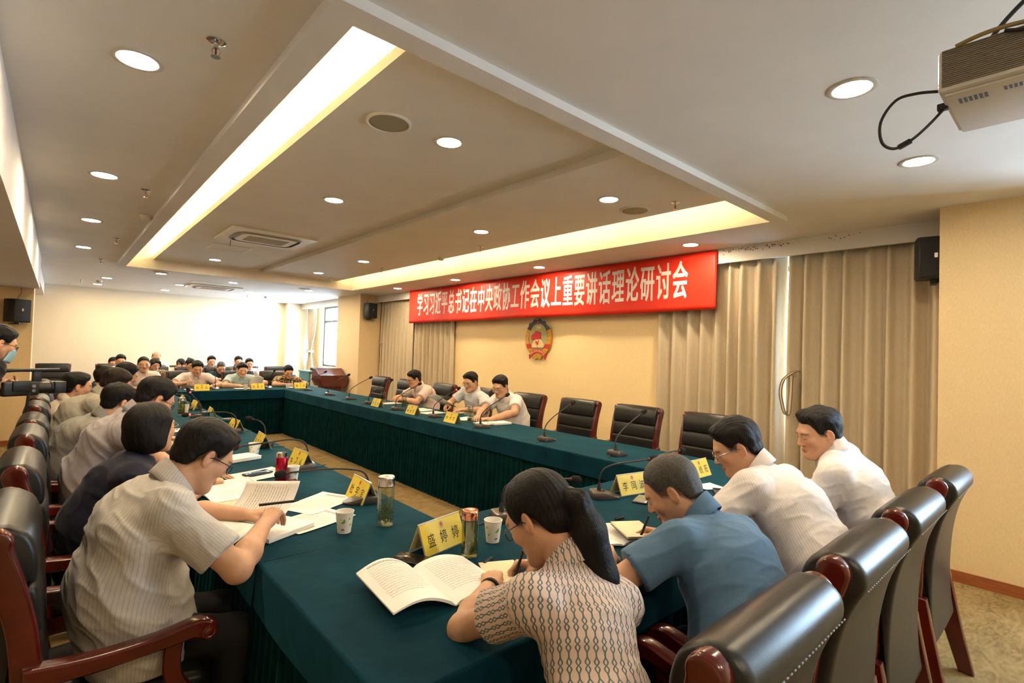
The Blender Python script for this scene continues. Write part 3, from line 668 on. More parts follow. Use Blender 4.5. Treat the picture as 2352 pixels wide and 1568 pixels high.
# paint specks and tape scraps on the pelmet
spx = MB(); rnd = random.Random(4)
for k in range(90):
    y = 2.55-abs(rnd.gauss(0, .55)); z = 2.665-abs(rnd.gauss(0, .022)); s = rnd.uniform(.003, .010)
    if y < 1.2: continue
    a = rnd.random()*3; spx.add([(5.1985, y+s*math.cos(a+q), z+s*.6*math.sin(a+q)) for q in (0, 1.7, 3.1, 4.6)], [(0, 1, 2, 3)])
for k in range(10):
    y = rnd.uniform(8.95, 9.6); z = rnd.uniform(2.6, 2.67); s = .005; spx.add([(5.1985, y+s*math.cos(q), z+s*math.sin(q)) for q in (0, 1.7, 3.1, 4.6)], [(0, 1, 2, 3)])
spx.build('red_adhesive_specks', mat('red_residue', (.25, .01, .015), .6), None, smooth=False, kind='stuff', label='scattered red specks of old glue on the white pelmet', cat='specks')
# ------------------------------------------------------------------ emblem (faces -x); local a = left-right as seen (towards -y), b = up
em = thing('wall_emblem', (5.335, 5.39, 1.745), 0, 'round coloured emblem with gear, red flags, globe and 1949 on the yellow wall', 'emblem')
def epr(name, outline, d0, d1, m, par=em, bev=.002):
    # outline (a,b) in metres; depth away from the wall
    mb = MB().prism([(-a, b) for a, b in outline], 'x', [(-d0, 0), (-d1+.001, 0), (-d1, bev)]); return mb.build(name, m, par, angle=30)
def ell(rx, ry, n=48, a0=0, a1=2*PI): return [(rx*math.cos(a0+(a1-a0)*k/n), ry*math.sin(a0+(a1-a0)*k/n)) for k in range(n+(0 if abs(a1-a0-2*PI) < 1e-6 else 1))]
G_ = mat('emblem_gold', (.55, .28, .03), .35, .3, var=.1, bump=.3, bscale=120); D_ = mat('emblem_navy', (.02, .025, .04), .4); O_ = mat('emblem_olive', (.33, .30, .13), .5)
R_D = mat('emblem_red', (.50, .015, .02), .4); C_ = mat('emblem_cream', (.72, .58, .32), .4)
RX, RY = .275, .285
epr('backing', ell(RX, RY), 0, .022, G_)
epr('inner_field', [(a, b+.02) for a, b in ell(.195, .205)], .022, .026, O_)
g = []
for k in range(41):
    a = math.radians(30+120*k/40); r = 1.0 if (k//4) % 2 else 1.06; g.append((RX*r*math.cos(a), RY*r*math.sin(a)))
g += [(.70*RX*math.cos(math.radians(150-120*k/24)), .74*RY*math.sin(math.radians(150-120*k/24))+.012) for k in range(25)]
epr('gear', g, .018, .032, D_)
g2 = [(p[0]*1.015, p[1]*1.015) for p in g[:41]]+[(p[0]*.975, p[1]*.975) for p in g[:41][::-1]]; epr('gear_edge', g2, .02, .034, C_)
epr('star', [(.032*(1 if k % 2 == 0 else .42)*math.sin(k*PI/5), .237+.032*(1 if k % 2 == 0 else .42)*math.cos(k*PI/5)) for k in range(10)], .03, .038, R_D)
for s in (-1, 1):
    for q in range(6):
        a0 = math.radians(25-q*15); a1 = math.radians(12-q*15)
        epr('wheat_ear', [(s*RX*.98*math.cos(a0), RY*.98*math.sin(a0)), (s*RX*.98*math.cos(a1), RY*.98*math.sin(a1)), (s*RX*.74*math.cos(a1-.1), RY*.74*math.sin(a1-.1)), (s*RX*.74*math.cos(a0-.1), RY*.74*math.sin(a0-.1))], .02, .028+.002*(q % 2), G_)
for k in range(4):
    d = -.022*k; epr('flag', [(-.065+d, .0-.01*k), (-.075+d, .075-.012*k), (-.035+d, .112-.012*k), (.01+d, .105-.012*k), (.055+d*.2, .085), (.06+d*.2, .0), (0, -.02)], .024, .036-.002*k, R_D)
    MB().tube([(-.033+.002*k, .072-d, .082-.012*k), (-.035+.002*k, .100-d*1.1, .112-.012*k)], .003, 5).build('flagpole_tip', C_, em)
gl = [(.125*math.cos(a), -.135+.125*math.sin(a)) for a in [PI*k/20 for k in range(21)]]; epr('globe', gl, .026, .036, C_)
for k in range(1, 6):
    a = -.125+.25*k/6; h = math.sqrt(max(0, .125**2-a*a)); MB().tube([(-.0368, -a*q, -.135+h*math.sin(q*PI/2) if False else -.135+h*q) for q in (0, .5, 1)], .0015, 4).build('globe_line', G_, em)
for k in range(1, 4):
    b = k*.03; h = math.sqrt(.125**2-b*b); MB().tube([(-.0368, -h, -.135+b-.01), (-.0368, 0, -.135+b+.012), (-.0368, h, -.135+b-.01)], .0015, 4).build('globe_line', G_, em)
epr('red_map', [(-.045, -.045), (-.03, -.035), (-.012, -.05), (.008, -.052), (.018, -.03), (.035, -.022), (.03, -.04), (.018, -.06), (.022, -.085), (0, -.1), (-.02, -.085), (-.04, -.07)], .034, .039, R_D)
for s in (-1, 1): epr('side_ribbon', [(s*.25, -.085), (s*.16, -.08), (s*.115, -.135), (s*.215, -.15)], .024, .034, R_D)
rb = [(.20*math.sin(q), -.36+.20*math.cos(q)*1.05+0*q) for q in [(-1.0+2.0*k/16) for k in range(17)]]; rb = [(a*1.05, b-.005) for a, b in rb]
rib = [(a, b) for a, b in rb]+[(a*.92, b-.058) for a, b in rb[::-1]]; epr('lower_ribbon', rib, .026, .038, R_D)
for i, chh in enumerate('中国人民政治协商会议'):
    v, f = text_mesh(chh, .01); q = -.72+1.44*i/9; c0 = (.195*1.05*math.sin(q), -.392+.20*1.05*math.cos(q)); ca, sa = math.cos(-q), math.sin(-q)
    mb = MB(); mb.add([(-.0388, -(c0[0]+(x*ca*.028-y*sa*.04)), c0[1]+(x*sa*.028+y*ca*.04)) for x, y, z in v], f); mb.build('ribbon_lettering', C_, em, smooth=False)
epr('sheaf', [(-.105, -.245), (0, -.205), (.105, -.245), (.055, -.315), (.02, -.30), (0, -.29), (-.02, -.30), (-.055, -.315)], .0, .03, G_)
v, f = text_mesh('1949', .012); mb = MB(); mb.add([(-.0285, -x*.058, .158+y*.075) for x, y, z in v], f); mb.build('year_lettering', C_, em, smooth=False)
# ------------------------------------------------------------------ wall loudspeakers
def make_speaker():
    s = thing('wall_speaker')   # front faces -y local, back at y=0
    MB().prism([(-.115, 0), (.115, 0), (.125, -.06), (.118, -.15), (.10, -.185), (-.10, -.185), (-.118, -.15), (-.125, -.06)], 'z', [(-.16, .012), (-.15, 0), (.15, 0), (.16, .012)]).build('cabinet', M_BLACK, s, angle=40)
    MB().rbox((0, -.188, 0), (.19, .012, .295), .005).build('grille', mat('speaker_grille', (.018, .018, .02), .7, bump=.4, bscale=900), s)
    MB().box(-.01, .01, -.196, -.193, -.005, .03).build('badge', mat('silver_badge', (.4, .4, .42), .3, .7), s, smooth=False)
    MB().cyl((0, -.09, -.185), .03, .03, 14).build('bracket_knob', M_BLACK, s); MB().box(-.02, .02, -.09, .05, -.19, -.175).build('bracket', M_BLACK, s, smooth=False)
    return s
spw = make_speaker(); spw.location = (4.99, 10.29, 2.33); spw.rotation_euler = (0, 0, .1); tag(spw, 'black wall loudspeaker on the far pillar near the banner end', 'speaker', 'wall loudspeakers')
dup(spw, (-.47, 10.02, 1.90), .55, 'black wall loudspeaker on the left pillar above the camera operator')
dup(spw, (5.13, .80, 2.345), -1.35, 'black wall loudspeaker by the curtain at the right pillar')
for pts, lab in (([(5.06, 10.335, 2.66), (4.98, 10.33, 2.58), (4.97, 10.32, 2.50)], 'thin wire above the far pillar loudspeaker'), ([(-.40, 10.06, 2.235), (-.405, 10.06, 2.15), (-.44, 10.05, 2.07)], 'thin red wire above the left pillar loudspeaker')):
    MB().tube(smooth_pts(pts, 6), .003, 5).build('speaker_wire', mat('dark_red_wire', (.12, .02, .02), .5), None, label=lab, cat='wire')
# ------------------------------------------------------------------ lectern, cabinet and oddments by the window
lc = thing('lectern', (4.49, 11.0, 0), .0, 'dark red wooden lectern with sloped top beside the far pillar', 'lectern')
M_LEC = mat('lectern_wood', (.10, .022, .012), .35, var=.25, vscale=8, stretch=(1, 1, 6))
MB().prism([(-.26, 0), (.26, 0), (.26, .08), (.21, .14), (.19, .72), (-.19, .72), (-.21, .14), (-.26, .08)], 'y', [(-.18, .004), (-.175, 0), (.175, 0), (.18, .004)]).build('pedestal', M_LEC, lc)
MB().prism([(-.24, .68), (.24, .68), (.30, .80), (.30, .90), (-.30, .90), (-.30, .80)], 'y', [(-.26, .004), (-.255, 0), (.255, 0), (.26, .004)]).build('desk_box', M_LEC, lc)
MB().prism([(-.26, .90), (.26, .90), (.26, 1.0), (.1, 1.06), (-.1, .95), (-.26, .92)], 'x', [(-.30, .004), (-.295, 0), (.295, 0), (.30, .004)]).build('sloped_top', M_LEC, lc)
cb = thing('equipment_cabinet', (4.62, 12.1, 0), 0, 'blue green equipment cabinet with pale door behind the lectern', 'cabinet')
M_CAB = mat('cabinet_teal', (.10, .24, .26), .5)
MB().box(-.3, -.27, -.3, .3, 0, .93).box(.27, .3, -.3, .3, 0, .93).box(-.27, .27, .27, .3, 0, .93).box(-.27, .27, -.3, .27, 0, .05).build('carcass', M_CAB, cb, smooth=False)
MB().box(-.32, .32, -.32, .32, .93, .96).build('cabinet_top', M_CAB, cb, smooth=False)
MB().rbox((-.14, -.306, .48), (.24, .012, .84), .003).build('door', mat('pale_grey_door', (.55, .55, .52), .5), cb)
for q in (.3, .55, .75): MB().box(-.0, .27, -.27, .27, q, q+.015).build('shelf', M_CAB, cb, smooth=False)
rk = MB()
for k in range(14): rk.tube([(4.62+.02*k, 12.0, .79), (4.62+.02*k, 12.0, .83)], .006, 5)
rk.build('wire_rack', M_CHROME, None, label='small silver wire rack on the cabinet shelf', cat='rack')
mx = thing('mixing_console', (4.72, 12.1, .962), .2, 'small audio mixer with knobs on top of the equipment cabinet', 'mixer')
MB().prism([(-.14, 0), (.14, 0), (.14, .07), (-.14, .03)], 'x', [(-.2, .002), (.2, .002)]).build('case', M_BLACK, mx)
for i in range(9):
    for j in range(3): MB().cyl((-.17+i*.042, -.09+j*.08, .035+.012*j), .009, .022, 8).build('knob', M_CHROME, mx)
MB().rbox((4.05, 12.42, .45), (.30, .26, .09), .01).build('blue_storage_box', mat('blue_plastic', (.02, .17, .33), .4), None, label='bright blue storage box near the cabinet', cat='box')
bpy.data.objects['blue_storage_box'].location = (0, 0, .36)
st = thing('stool', (4.05, 12.42, 0), 0, 'dark low stand under the blue storage box', 'stand')
MB().rbox((0, 0, .755), (.38, .3, .02), .004).build('stand_top', M_BLACK, st)
for a in (-1, 1):
    for b in (-1, 1): MB().box(a*.16-.012, a*.16+.012, b*.12-.012, b*.12+.012, 0, .745).build('leg', M_BLACK, st, smooth=False)
# ------------------------------------------------------------------ things on the tables
T0 = TZ+.0015
M_ACR = mat('clear_acrylic', (1, 1, 1), .03, trans=.0, alpha=.18, spec=.6)
M_YEL = mat('yellow_card', (.78, .60, .07), .42, var=.03, vscale=4, spec=.35)
M_INK = mat('black_ink', (.015, .013, .012), .6)
def scribble(seed):
    r = random.Random(seed); mb = []
    for k in range(6):
        x, y, a, l = r.uniform(-.3, .3), r.uniform(-.35, .35), r.choice([0, .1, 1.5, 1.6, .8, 2.3]), r.uniform(.25, .6); w = .045
        dx, dy = math.cos(a)*l/2, math.sin(a)*l/2; nx, ny = -math.sin(a)*w, math.cos(a)*w
        mb.append([(x-dx-nx, y-dy-ny, 0), (x+dx-nx, y+dy-ny, 0), (x+dx+nx, y+dy+ny, 0), (x-dx+nx, y-dy+ny, 0)])
    return [p for q in mb for p in q], [tuple(range(4*i, 4*i+4)) for i in range(len(mb))]
def nameplate(x, y, rz, text, label, w=.215, hgt=.105, seed=0):
    t = thing('nameplate', (x, y, T0), rz, label, 'nameplate', 'yellow nameplates'); dp = .045; L_ = math.hypot(dp, hgt)
    for s in (-1, 1):
        nrmv = Vector((0, s*hgt, dp)).normalized(); a = Vector((0, s*dp, 0)); b = Vector((0, 0, hgt)); upv = (b-a).normalized()
        def P(u, v, off): return Vector((u, 0, 0))+a.lerp(b, v)+nrmv*off
        def slab(o0, o1, w0, v0, v1):
            q = [P(sx*w0/2, vv, oo) for oo in (o0, o1) for sx, vv in ((-1, v0), (1, v0), (1, v1), (-1, v1))]
            return MB().add(q, [(0, 3, 2, 1), (4, 5, 6, 7), (0, 1, 5, 4), (1, 2, 6, 5), (2, 3, 7, 6), (3, 0, 4, 7)])
        slab(-.003, 0, w, 0, 1).build('acrylic_panel', M_ACR, t, smooth=False)
        cd_ = slab(.0003, .0012, w*.97, .03, .97).build('card', M_YEL, t, smooth=False)
        ux = Vector((1, 0, 0)) if s < 0 else Vector((-1, 0, 0)); tm = MB()
        for i in range(3):
            v, f = (text_mesh(text[i]) if text else scribble(seed*7+i)); c = P(0, .40, .0018)+ux*((i-1)*w*.29)
            MB().add([c+ux*(p[0]*.040)+upv*(p[1]*.052) for p in v], f).build('character', M_INK, cd_, smooth=False)
        c = P(0, .80, .0018)
        MB().add([c+ux*(.0105*math.cos(q*PI/8))+upv*(.0135*math.sin(q*PI/8)) for q in range(16)], [tuple(range(16))]).build('crest', mat('crest_gold', (.55, .25, .10), .4), cd_, smooth=False)
        c = P(0, .81, .0022); MB().add([c+ux*(.0055*math.cos(q*PI/6))+upv*(.006*math.sin(q*PI/6)) for q in range(12)], [tuple(range(12))]).build('crest_red', mat('crest_red', (.55, .03, .03), .4), cd_, smooth=False)
    MB().tube([(-w/2, 0, hgt+.0005), (w/2, 0, hgt+.0005)], .0022, 6).build('acrylic_ridge', mat('acrylic_edge', (.75, .72, .62), .1, spec=.8), t)
    return t
nameplate(1.165, 2.40, -PI/2-.05, '杜宇宜', 'yellow nameplate beside the nearest microphone on the left table')
for i, (x, y, l) in enumerate([(1.17, 3.27, 'yellow nameplate behind the red flask on the left table'), (1.16, 4.05, 'yellow nameplate at the third microphone of the left table'), (1.19, 4.92, 'yellow nameplate at the fourth microphone of the left table'),
                               (1.20, 5.92, 'yellow nameplate beside the steel cup on the left table'), (1.21, 6.75, 'yellow nameplate far along the left table before the last one'), (1.21, 7.55, 'farthest yellow nameplate on the left table')]):
    nameplate(x, y, -PI/2+.06*(-1)**i, None, l, seed=i+1)
nameplate(1.125, 1.655, .22, '盛婷婷', 'large yellow nameplate left of the rose gold tea bottle', w=.225, hgt=.11)
nameplate(2.405, 1.68, -.18, '李同波', 'yellow nameplate in front of the man in the blue polo')
nameplate(3.10, 1.66, -.02, '王统旺', 'yellow nameplate in front of the man in the striped shirt')
nameplate(1.755, 9.40, 0, '周华兵', 'left yellow nameplate on the far table')
nameplate(2.585, 9.40, 0, '姚昌志', 'middle yellow nameplate on the far table')
nameplate(3.30, 9.42, 0, '惠兴燕', 'right yellow nameplate on the far table')
for i, (x, y, l) in enumerate([(3.16, 6.16, 'farthest yellow nameplate on the emblem wall table'), (3.15, 5.25, 'middle yellow nameplate on the emblem wall table'), (3.15, 4.45, 'nearest yellow nameplate on the emblem wall table')]): nameplate(x, y, -PI/2, None, l, seed=20+i)
# gooseneck microphones
M_MICB = mat('mic_base_bronze', (.10, .085, .075), .28, .35); M_MICD = mat('mic_dark', (.018, .018, .018), .5); M_FOAM = mat('mic_foam', (.006, .006, .006), .95, bump=.6, bscale=400)
M_RING = mat('mic_ring_red', (.10, .012, .01), .4); M_RINGON = mat('mic_ring_lit', (.6, .02, .02), .4, emit=(1, .03, .02), estr=6)
def mic(x, y, rz, path, label, lit=False, group='gooseneck microphones'):
    # base points (+y local) to the speaker; path: local (y,z[,x]) points of the neck
    t = thing('gooseneck_microphone', (x, y, T0), rz, label, 'microphone', group)
    ol = [(-.048, -.075), (.048, -.075), (.055, -.03), (.050, .03), (.036, .068), (.0, .085), (-.036, .068), (-.050, .03), (-.055, -.03)]
    ol = [tuple(p) for p in smooth_pts(ol+[ol[0]], 3)[:-1]]; n = len(ol)
    def lay(s, zf): return [(p[0]*s, p[1]*s, zf(p[1])) for p in ol]
    top = lambda yy: .040-.028*max(0, (yy+.03)/.115)
    b = MB(); rings = [lay(.96, lambda q: 0), lay(1, lambda q: .006), lay(1, lambda q: max(.010, top(q)-.010)), lay(.93, lambda q: top(q)-.002), lay(.80, top)]
    b.add([p for r in rings for p in r], [(k*n+i, k*n+(i+1) % n, (k+1)*n+(i+1) % n, (k+1)*n+i) for k in range(4) for i in range(n)]+[tuple(range(n))[::-1], tuple(4*n+i for i in range(n))])
    bo = b.build('base', M_MICB, t, angle=40)
    MB().rbox((0, -.01, .0385), (.018, .012, .004), .0015).build('talk_button', M_MICD, bo)
    pts = smooth_pts([((q[2] if len(q) > 2 else 0), q[0], q[1]) for q in path], 6)
    MB().lathe([(.013, 0), (.011, .025), (.0065, .045)], (0, path[0][0], .034), 12).build('neck_socket', M_MICD, t)
    MB().tube(pts, .0048, 8).build('gooseneck', M_MICD, t)
    d = (pts[-1]-pts[-3]).normalized(); q = d.to_track_quat('Z', 'Y').to_matrix()
    MB().lathe([(.0085, 0), (.0085, .012)], pts[-1]-d*.002, 12, M=q).build('light_ring', M_RINGON if lit else M_RING, t)
    MB().lathe([(.009, .008), (.016, .014), (.0185, .028), (.0175, .045), (.012, .058), (0, .063)], pts[-1], 14, M=q).build('foam_windshield', M_FOAM, t)
    MB().tube(smooth_pts([(0, -.074, .012), (.0, -.10, .006), (.03, -.125, .0035), (.05, -.16, .0035)], 5), .003, 6).build('cable', M_MICD, t)
    return t
low = [(-.035, .04), (-.035, .10), (-.020, .145), (.03, .172), (.12, .178), (.22, .172), (.30, .165)]
mic(1.14, 2.36, PI/2-2.2+.62, [(-.035, .04), (-.035, .09), (-.01, .145), (.06, .165), (.16, .170), (.27, .165), (.33, .16)], 'gooseneck microphone beside the tall glass tea bottle, nearest on the left table')
bpy.context.view_layer.update()
bpy.data.objects['gooseneck_microphone'].rotation_euler[2] = PI/2-.38
mic(1.15, 3.20, PI/2-.10, [(-.035, .04), (-.035, .10), (-.01, .165), (.06, .188), (.18, .182), (.30, .172), (.34, .168)], 'gooseneck microphone behind the red flask on the left table')
mic(1.16, 4.08, PI/2-.9, [(-.035, .04), (-.035, .11), (-.02, .16), (.02, .19), (.07, .2)], 'gooseneck microphone with short bent neck, third on the left table')
mic(1.14, 4.86, PI/2-.2, low, 'gooseneck microphone fourth from the viewer on the left table', True)
mic(1.10, 6.0, PI/2-.9, [(-.035, .04), (-.035, .10), (-.01, .15), (.05, .2), (.10, .25)], 'upright gooseneck microphone with a lit red ring on the left table', True)
mic(1.12, 6.75, PI/2-.2, low, 'gooseneck microphone half hidden by heads far along the left table')
mic(2.21, 1.70, PI-.55 if False else -PI/2-.55, [(-.035, .04), (-.035, .10), (-.01, .15), (.05, .175), (.16, .19), (.24, .2)], 'gooseneck microphone left of the nameplate before the blue polo')
mic(1.56, 1.74, -PI/2-.4, low, 'gooseneck microphone hidden behind the ponytail woman')
mic(2.66, 1.70, -PI/2-.1, [(-.035, .04), (-.035, .10), (-.01, .15), (.06, .17), (.16, .18), (.24, .18)], 'gooseneck microphone behind the head of the striped shirt man')
up_ = [(-.035, .04), (-.035, .10), (-.01, .15), (.07, .21), (.17, .265), (.25, .305)]
for i, (y, x) in enumerate([(2.37, 3.23), (3.115, 3.22), (4.0, 3.21), (4.9, 3.24), (5.72, 3.22), (6.5, 3.24), (7.17, 3.26), (7.95, 3.26), (8.95, 3.28)]):
    mic(x, y, -PI/2-.12, up_, ['upright gooseneck microphone nearest the curtain end of the emblem wall table', 'upright gooseneck microphone second from the near end of the emblem wall table', 'upright gooseneck microphone in front of the man in the white shirt',
        'gooseneck microphone with glowing red ring in front of the emblem', 'gooseneck microphone beside the middle nameplate of the emblem wall table', 'gooseneck microphone beside the farthest nameplate of the emblem wall table',
        'gooseneck microphone third from the far end of the emblem wall table', 'gooseneck microphone second from the far end of the emblem wall table', 'gooseneck microphone at the far end of the emblem wall table'][i], i == 3)
mic(2.0, 9.62, PI, [(-.035, .04), (-.035, .12), (-.05, .2), (-.08, .28)], 'gooseneck microphone right of the left nameplate on the far table')
mic(2.83, 9.62, PI, up_, 'gooseneck microphone between two nameplates on the far table')
mic(1.35, 9.66, PI-1.2, low, 'gooseneck microphone with low neck left on the far table')
# paper cups
M_CUP = mat('paper_cup', (.83, .80, .74), .6); M_LEAF = mat('green_leaf_print', (.12, .42, .06), .6); M_CUPT = mat('dark_cup_print', (.06, .07, .12), .6)
def make_cup():
    t = thing('paper_cup')
    MB().lathe([(0, .003), (.0245, .003), (.0250, 0), (.0262, 0), (.0360, .082), (.0372, .083), (.0372, .086), (.0350, .086), (.0345, .082), (.0250, .006), (0, .006)], (0, 0, 0), 28).build('cup_wall', M_CUP, t)
    pr = MB(); rn = random.Random(2)
    def onc(a, z): r = .0264+.0098*z/.082+.0005; return (r*math.cos(a), r*math.sin(a), z)
    for a0 in (0, 2.1, 4.2):
        for k in range(5):
            a = a0+rn.uniform(-.22, .22); z = .045+rn.uniform(-.010, .014); s = rn.uniform(.006, .011); q = rn.uniform(0, 3)
            pr.add([onc(a+s*math.cos(q)*34*.8, z+s*math.sin(q)), onc(a+s*.35*math.cos(q+1.57)*34*.8, z+s*.35*math.sin(q+1.57)), onc(a-s*math.cos(q)*34*.8, z-s*math.sin(q)), onc(a-s*.35*math.cos(q+1.57)*34*.8, z-s*.35*math.sin(q+1.57))], [(0, 1, 2, 3)])
        pr.add([onc(a0+.7, .062), onc(a0+.85, .066), onc(a0+.9, .060), onc(a0+.75, .056)], [(0, 1, 2, 3)]); pr.add([onc(a0+.95, .035), onc(a0+1.25, .040), onc(a0+1.2, .032), onc(a0+1.0, .029)], [(0, 1, 2, 3)])
    pr.build('leaf_print', M_LEAF, t, smooth=False)
    dk = MB()
    for a0 in (0, 2.1, 4.2):
        for k in range(4): dk.add([onc(a0-.18+.1*k, .014), onc(a0-.11+.1*k, .014), onc(a0-.11+.1*k, .021), onc(a0-.18+.1*k, .021)], [(0, 1, 2, 3)])
    dk.build('small_print', M_CUPT, t, smooth=False)
    return t
cup = None
for i, (x, y, l) in enumerate([(.908, 2.02, 'paper cup with leaf print left of the tall glass bottle'), (1.33, 1.575, 'paper cup with leaf print right of the rose gold bottle'), (1.01, 2.945, 'paper cup just right of the red flask'), (1.035, 3.78, 'paper cup in front of the third microphone on the left table'),
                               (1.07, 6.5, 'paper cup far along the left table'), (2.40, 9.42, 'paper cup left of the middle far nameplate'), (3.13, 9.55, 'paper cup in front of the leopard print woman')]):
    if cup is None: cup = make_cup(); o = cup; o.location = (x, y, T0); tag(o, l, 'cup', 'paper cups')
    else: o = dup(cup, (x, y, T0), 0, l)
    o.rotation_euler[2] = -2.2+.4*i
# glass tea bottles and flasks
M_TEA = mat('tea_water', (.80, .62, .22), .05, trans=1.0, ior=1.33); M_LEAVES = mat('tea_leaves', (.17, .17, .04), .8, var=.6, vscale=200); M_ROSE = mat('rose_gold', (.75, .38, .26), .12, 1.0); M_BASEG = mat('thick_glass_base', (.95, .97, .95), .03, trans=1.0)
def tea_bottle(x, y, lab, hgt=.205, r=.036, cap=None, leaves=.07, water=.0, group='tea bottles'):
    t = thing('tea_bottle', (x, y, T0), 0, lab, 'bottle', group); cap = cap or M_CHROME; ch = .042 if hgt > .19 else .036; gh = hgt-ch
    MB().lathe([(0, 0), (r-.002, 0), (r, .004), (r, gh), (r-.0022, gh), (r-.0022, .012), (0, .012)], (0, 0, 0), 28).build('glass_body', M_GLASS2, t)
    MB().lathe([(r-.001, gh+.0), (r+.0008, gh+.002), (r+.0008, gh+.004), (r, gh+.006), (r, hgt-.008), (r+.0008, hgt-.007), (r+.0008, hgt-.005), (r-.002, hgt), (r-.012, hgt+.0005), (0, hgt-.002)], (0, 0, 0), 28).build('cap', cap, t)
    MB().tube([(.99*r*math.cos(k*PI/12), .99*r*math.sin(k*PI/12), gh+.003) for k in range(25)], .0018, 6, cap=False).build('cap_seal', M_MICD, t)
    if water: MB().lathe([(0, .0125), (r-.0028, .0125), (r-.0028, water), (0, water)], (0, 0, 0), 24).build('tea', M_TEA, t)
    if leaves:
        rn = random.Random(int(x*1000)); lv = MB()
        for k in range(340):
            a = rn.random()*6.3; q = (r-.006)*math.sqrt(rn.random()); z = .014+leaves*rn.random()**1.4*.9; b = rn.random()*6.3; l = rn.uniform(.006, .012)
            p = Vector((q*math.cos(a), q*math.sin(a), z)); d = Vector((math.cos(b)*l*.35, math.sin(b)*l*.35, rn.uniform(.2, 1)*l)); e = p+d
            if math.hypot(e.x, e.y) > r-.0035: e = p+Vector((0, 0, l*.5))
            lv.tube([p, (p+e)/2+Vector((.001, .001, 0)), e], [.0007, .0022, .0006], 4)
        lv.build('tea_leaves', M_LEAVES, t, smooth=False, kind='stuff')
    return t
def thin_glass():
    m = bpy.data.materials.new('thin_bottle_glass'); m.use_nodes = True; nt = m.node_tree; N = nt.nodes; L = nt.links
    gl = N.new('ShaderNodeBsdfGlossy'); gl.inputs['Roughness'].default_value = .03; tr = N.new('ShaderNodeBsdfTransparent'); tr.inputs[0].default_value = (.90, .93, .88, 1)
    lw = N.new('ShaderNodeLayerWeight'); lw.inputs[0].default_value = .25; rm = N.new('ShaderNodeMapRange'); rm.inputs['To Min'].default_value = .04; rm.inputs['To Max'].default_value = .55
    mx = N.new('ShaderNodeMixShader'); L.new(lw.outputs['Facing'], rm.inputs['Value']); L.new(rm.outputs[0], mx.inputs[0]); L.new(tr.outputs[0], mx.inputs[1]); L.new(gl.outputs[0], mx.inputs[2]); L.new(mx.outputs[0], N['Material Output'].inputs[0]); return m
M_GLASS2 = thin_glass()
def tea_mat():
    m = bpy.data.materials.new('pale_tea'); m.use_nodes = True; nt = m.node_tree; N = nt.nodes; L = nt.links
    tr = N.new('ShaderNodeBsdfTransparent'); tr.inputs[0].default_value = (.93, .84, .42, 1); gl = N.new('ShaderNodeBsdfGlossy'); gl.inputs['Roughness'].default_value = .05
    mx = N.new('ShaderNodeMixShader'); mx.inputs[0].default_value = .06; L.new(tr.outputs[0], mx.inputs[1]); L.new(gl.outputs[0], mx.inputs[2]); L.new(mx.outputs[0], N['Material Output'].inputs[0]); return m
M_TEA = tea_mat()
tea_bottle(1.081, 2.0, 'tall glass bottle of dry tea leaves with a steel cap', .207, .036, None, .075)
tea_bottle(1.168, 1.515, 'short glass bottle of pale tea with a rose gold cap', .168, .031, M_ROSE, .030, .118)
tea_bottle(3.436, 6.53, 'glass of pale tea before the man with folded hands', .15, .035, M_GLASS2, .03, .09)
tea_bottle(3.431, 5.95, 'glass bottle with black cap before the pink shirt man', .19, .033, M_CHROME, .06, .09)
tea_bottle(3.325, 4.37, 'glass bottle with steel cap before the man in white', .18, .033, M_CHROME, .035, .0)
tea_bottle(1.0, 6.3, 'glass tea bottle half hidden behind heads on the left table', .18, .033, M_CHROME, .05, .11)
fl = thing('thermos_flask', (.945, 2.93, T0), 0, 'glossy red metal flask standing open on the left table', 'flask')
M_REDM = mat('red_metallic', (.42, .012, .035), .22, .75)
MB().lathe([(0, 0), (.029, 0), (.031, .003), (.031, .140), (.029, .145), (.027, .146)], (0, 0, 0), 28).build('body', M_REDM, fl)
MB().lathe([(.0265, .144), (.0265, .170), (.025, .171), (.023, .168), (.022, .150), (0, .149)], (0, 0, 0), 28).build('steel_mouth', M_CHROME, fl)
lid = thing('flask_lid', (.985, 2.86, T0), 0, 'red lid of the flask lying beside it', 'lid')
MB().lathe([(0, 0), (.026, 0), (.028, .003), (.028, .024), (.026, .026)], (0, 0, 0), 24).build('lid_shell', M_REDM, lid); MB().lathe([(.026, .025), (.020, .028), (.018, .024), (0, .024)], (0, 0, 0), 24).build('lid_seal', M_MICD, lid)
for x, y, l, hh in ((1.12, 5.75, 'brushed steel cup before the fourth microphone', .085), (1.26, 5.55, 'round steel tin near the inner edge of the left table', .035)):
    c_ = thing('steel_cup', (x, y, T0), 0, l, 'cup'); MB().lathe([(0, 0), (.032, 0), (.034, .004), (.036, hh-.006), (.037, hh), (.033, hh), (.031, hh-.02), (0, hh-.022)], (0, 0, 0), 24).build('cup_body', M_CHROME, c_)
    MB().lathe([(.0365, hh-.012), (.0375, hh-.010), (.0365, hh-.008)], (0, 0, 0), 24).build('cup_rim', M_CHROME, c_)
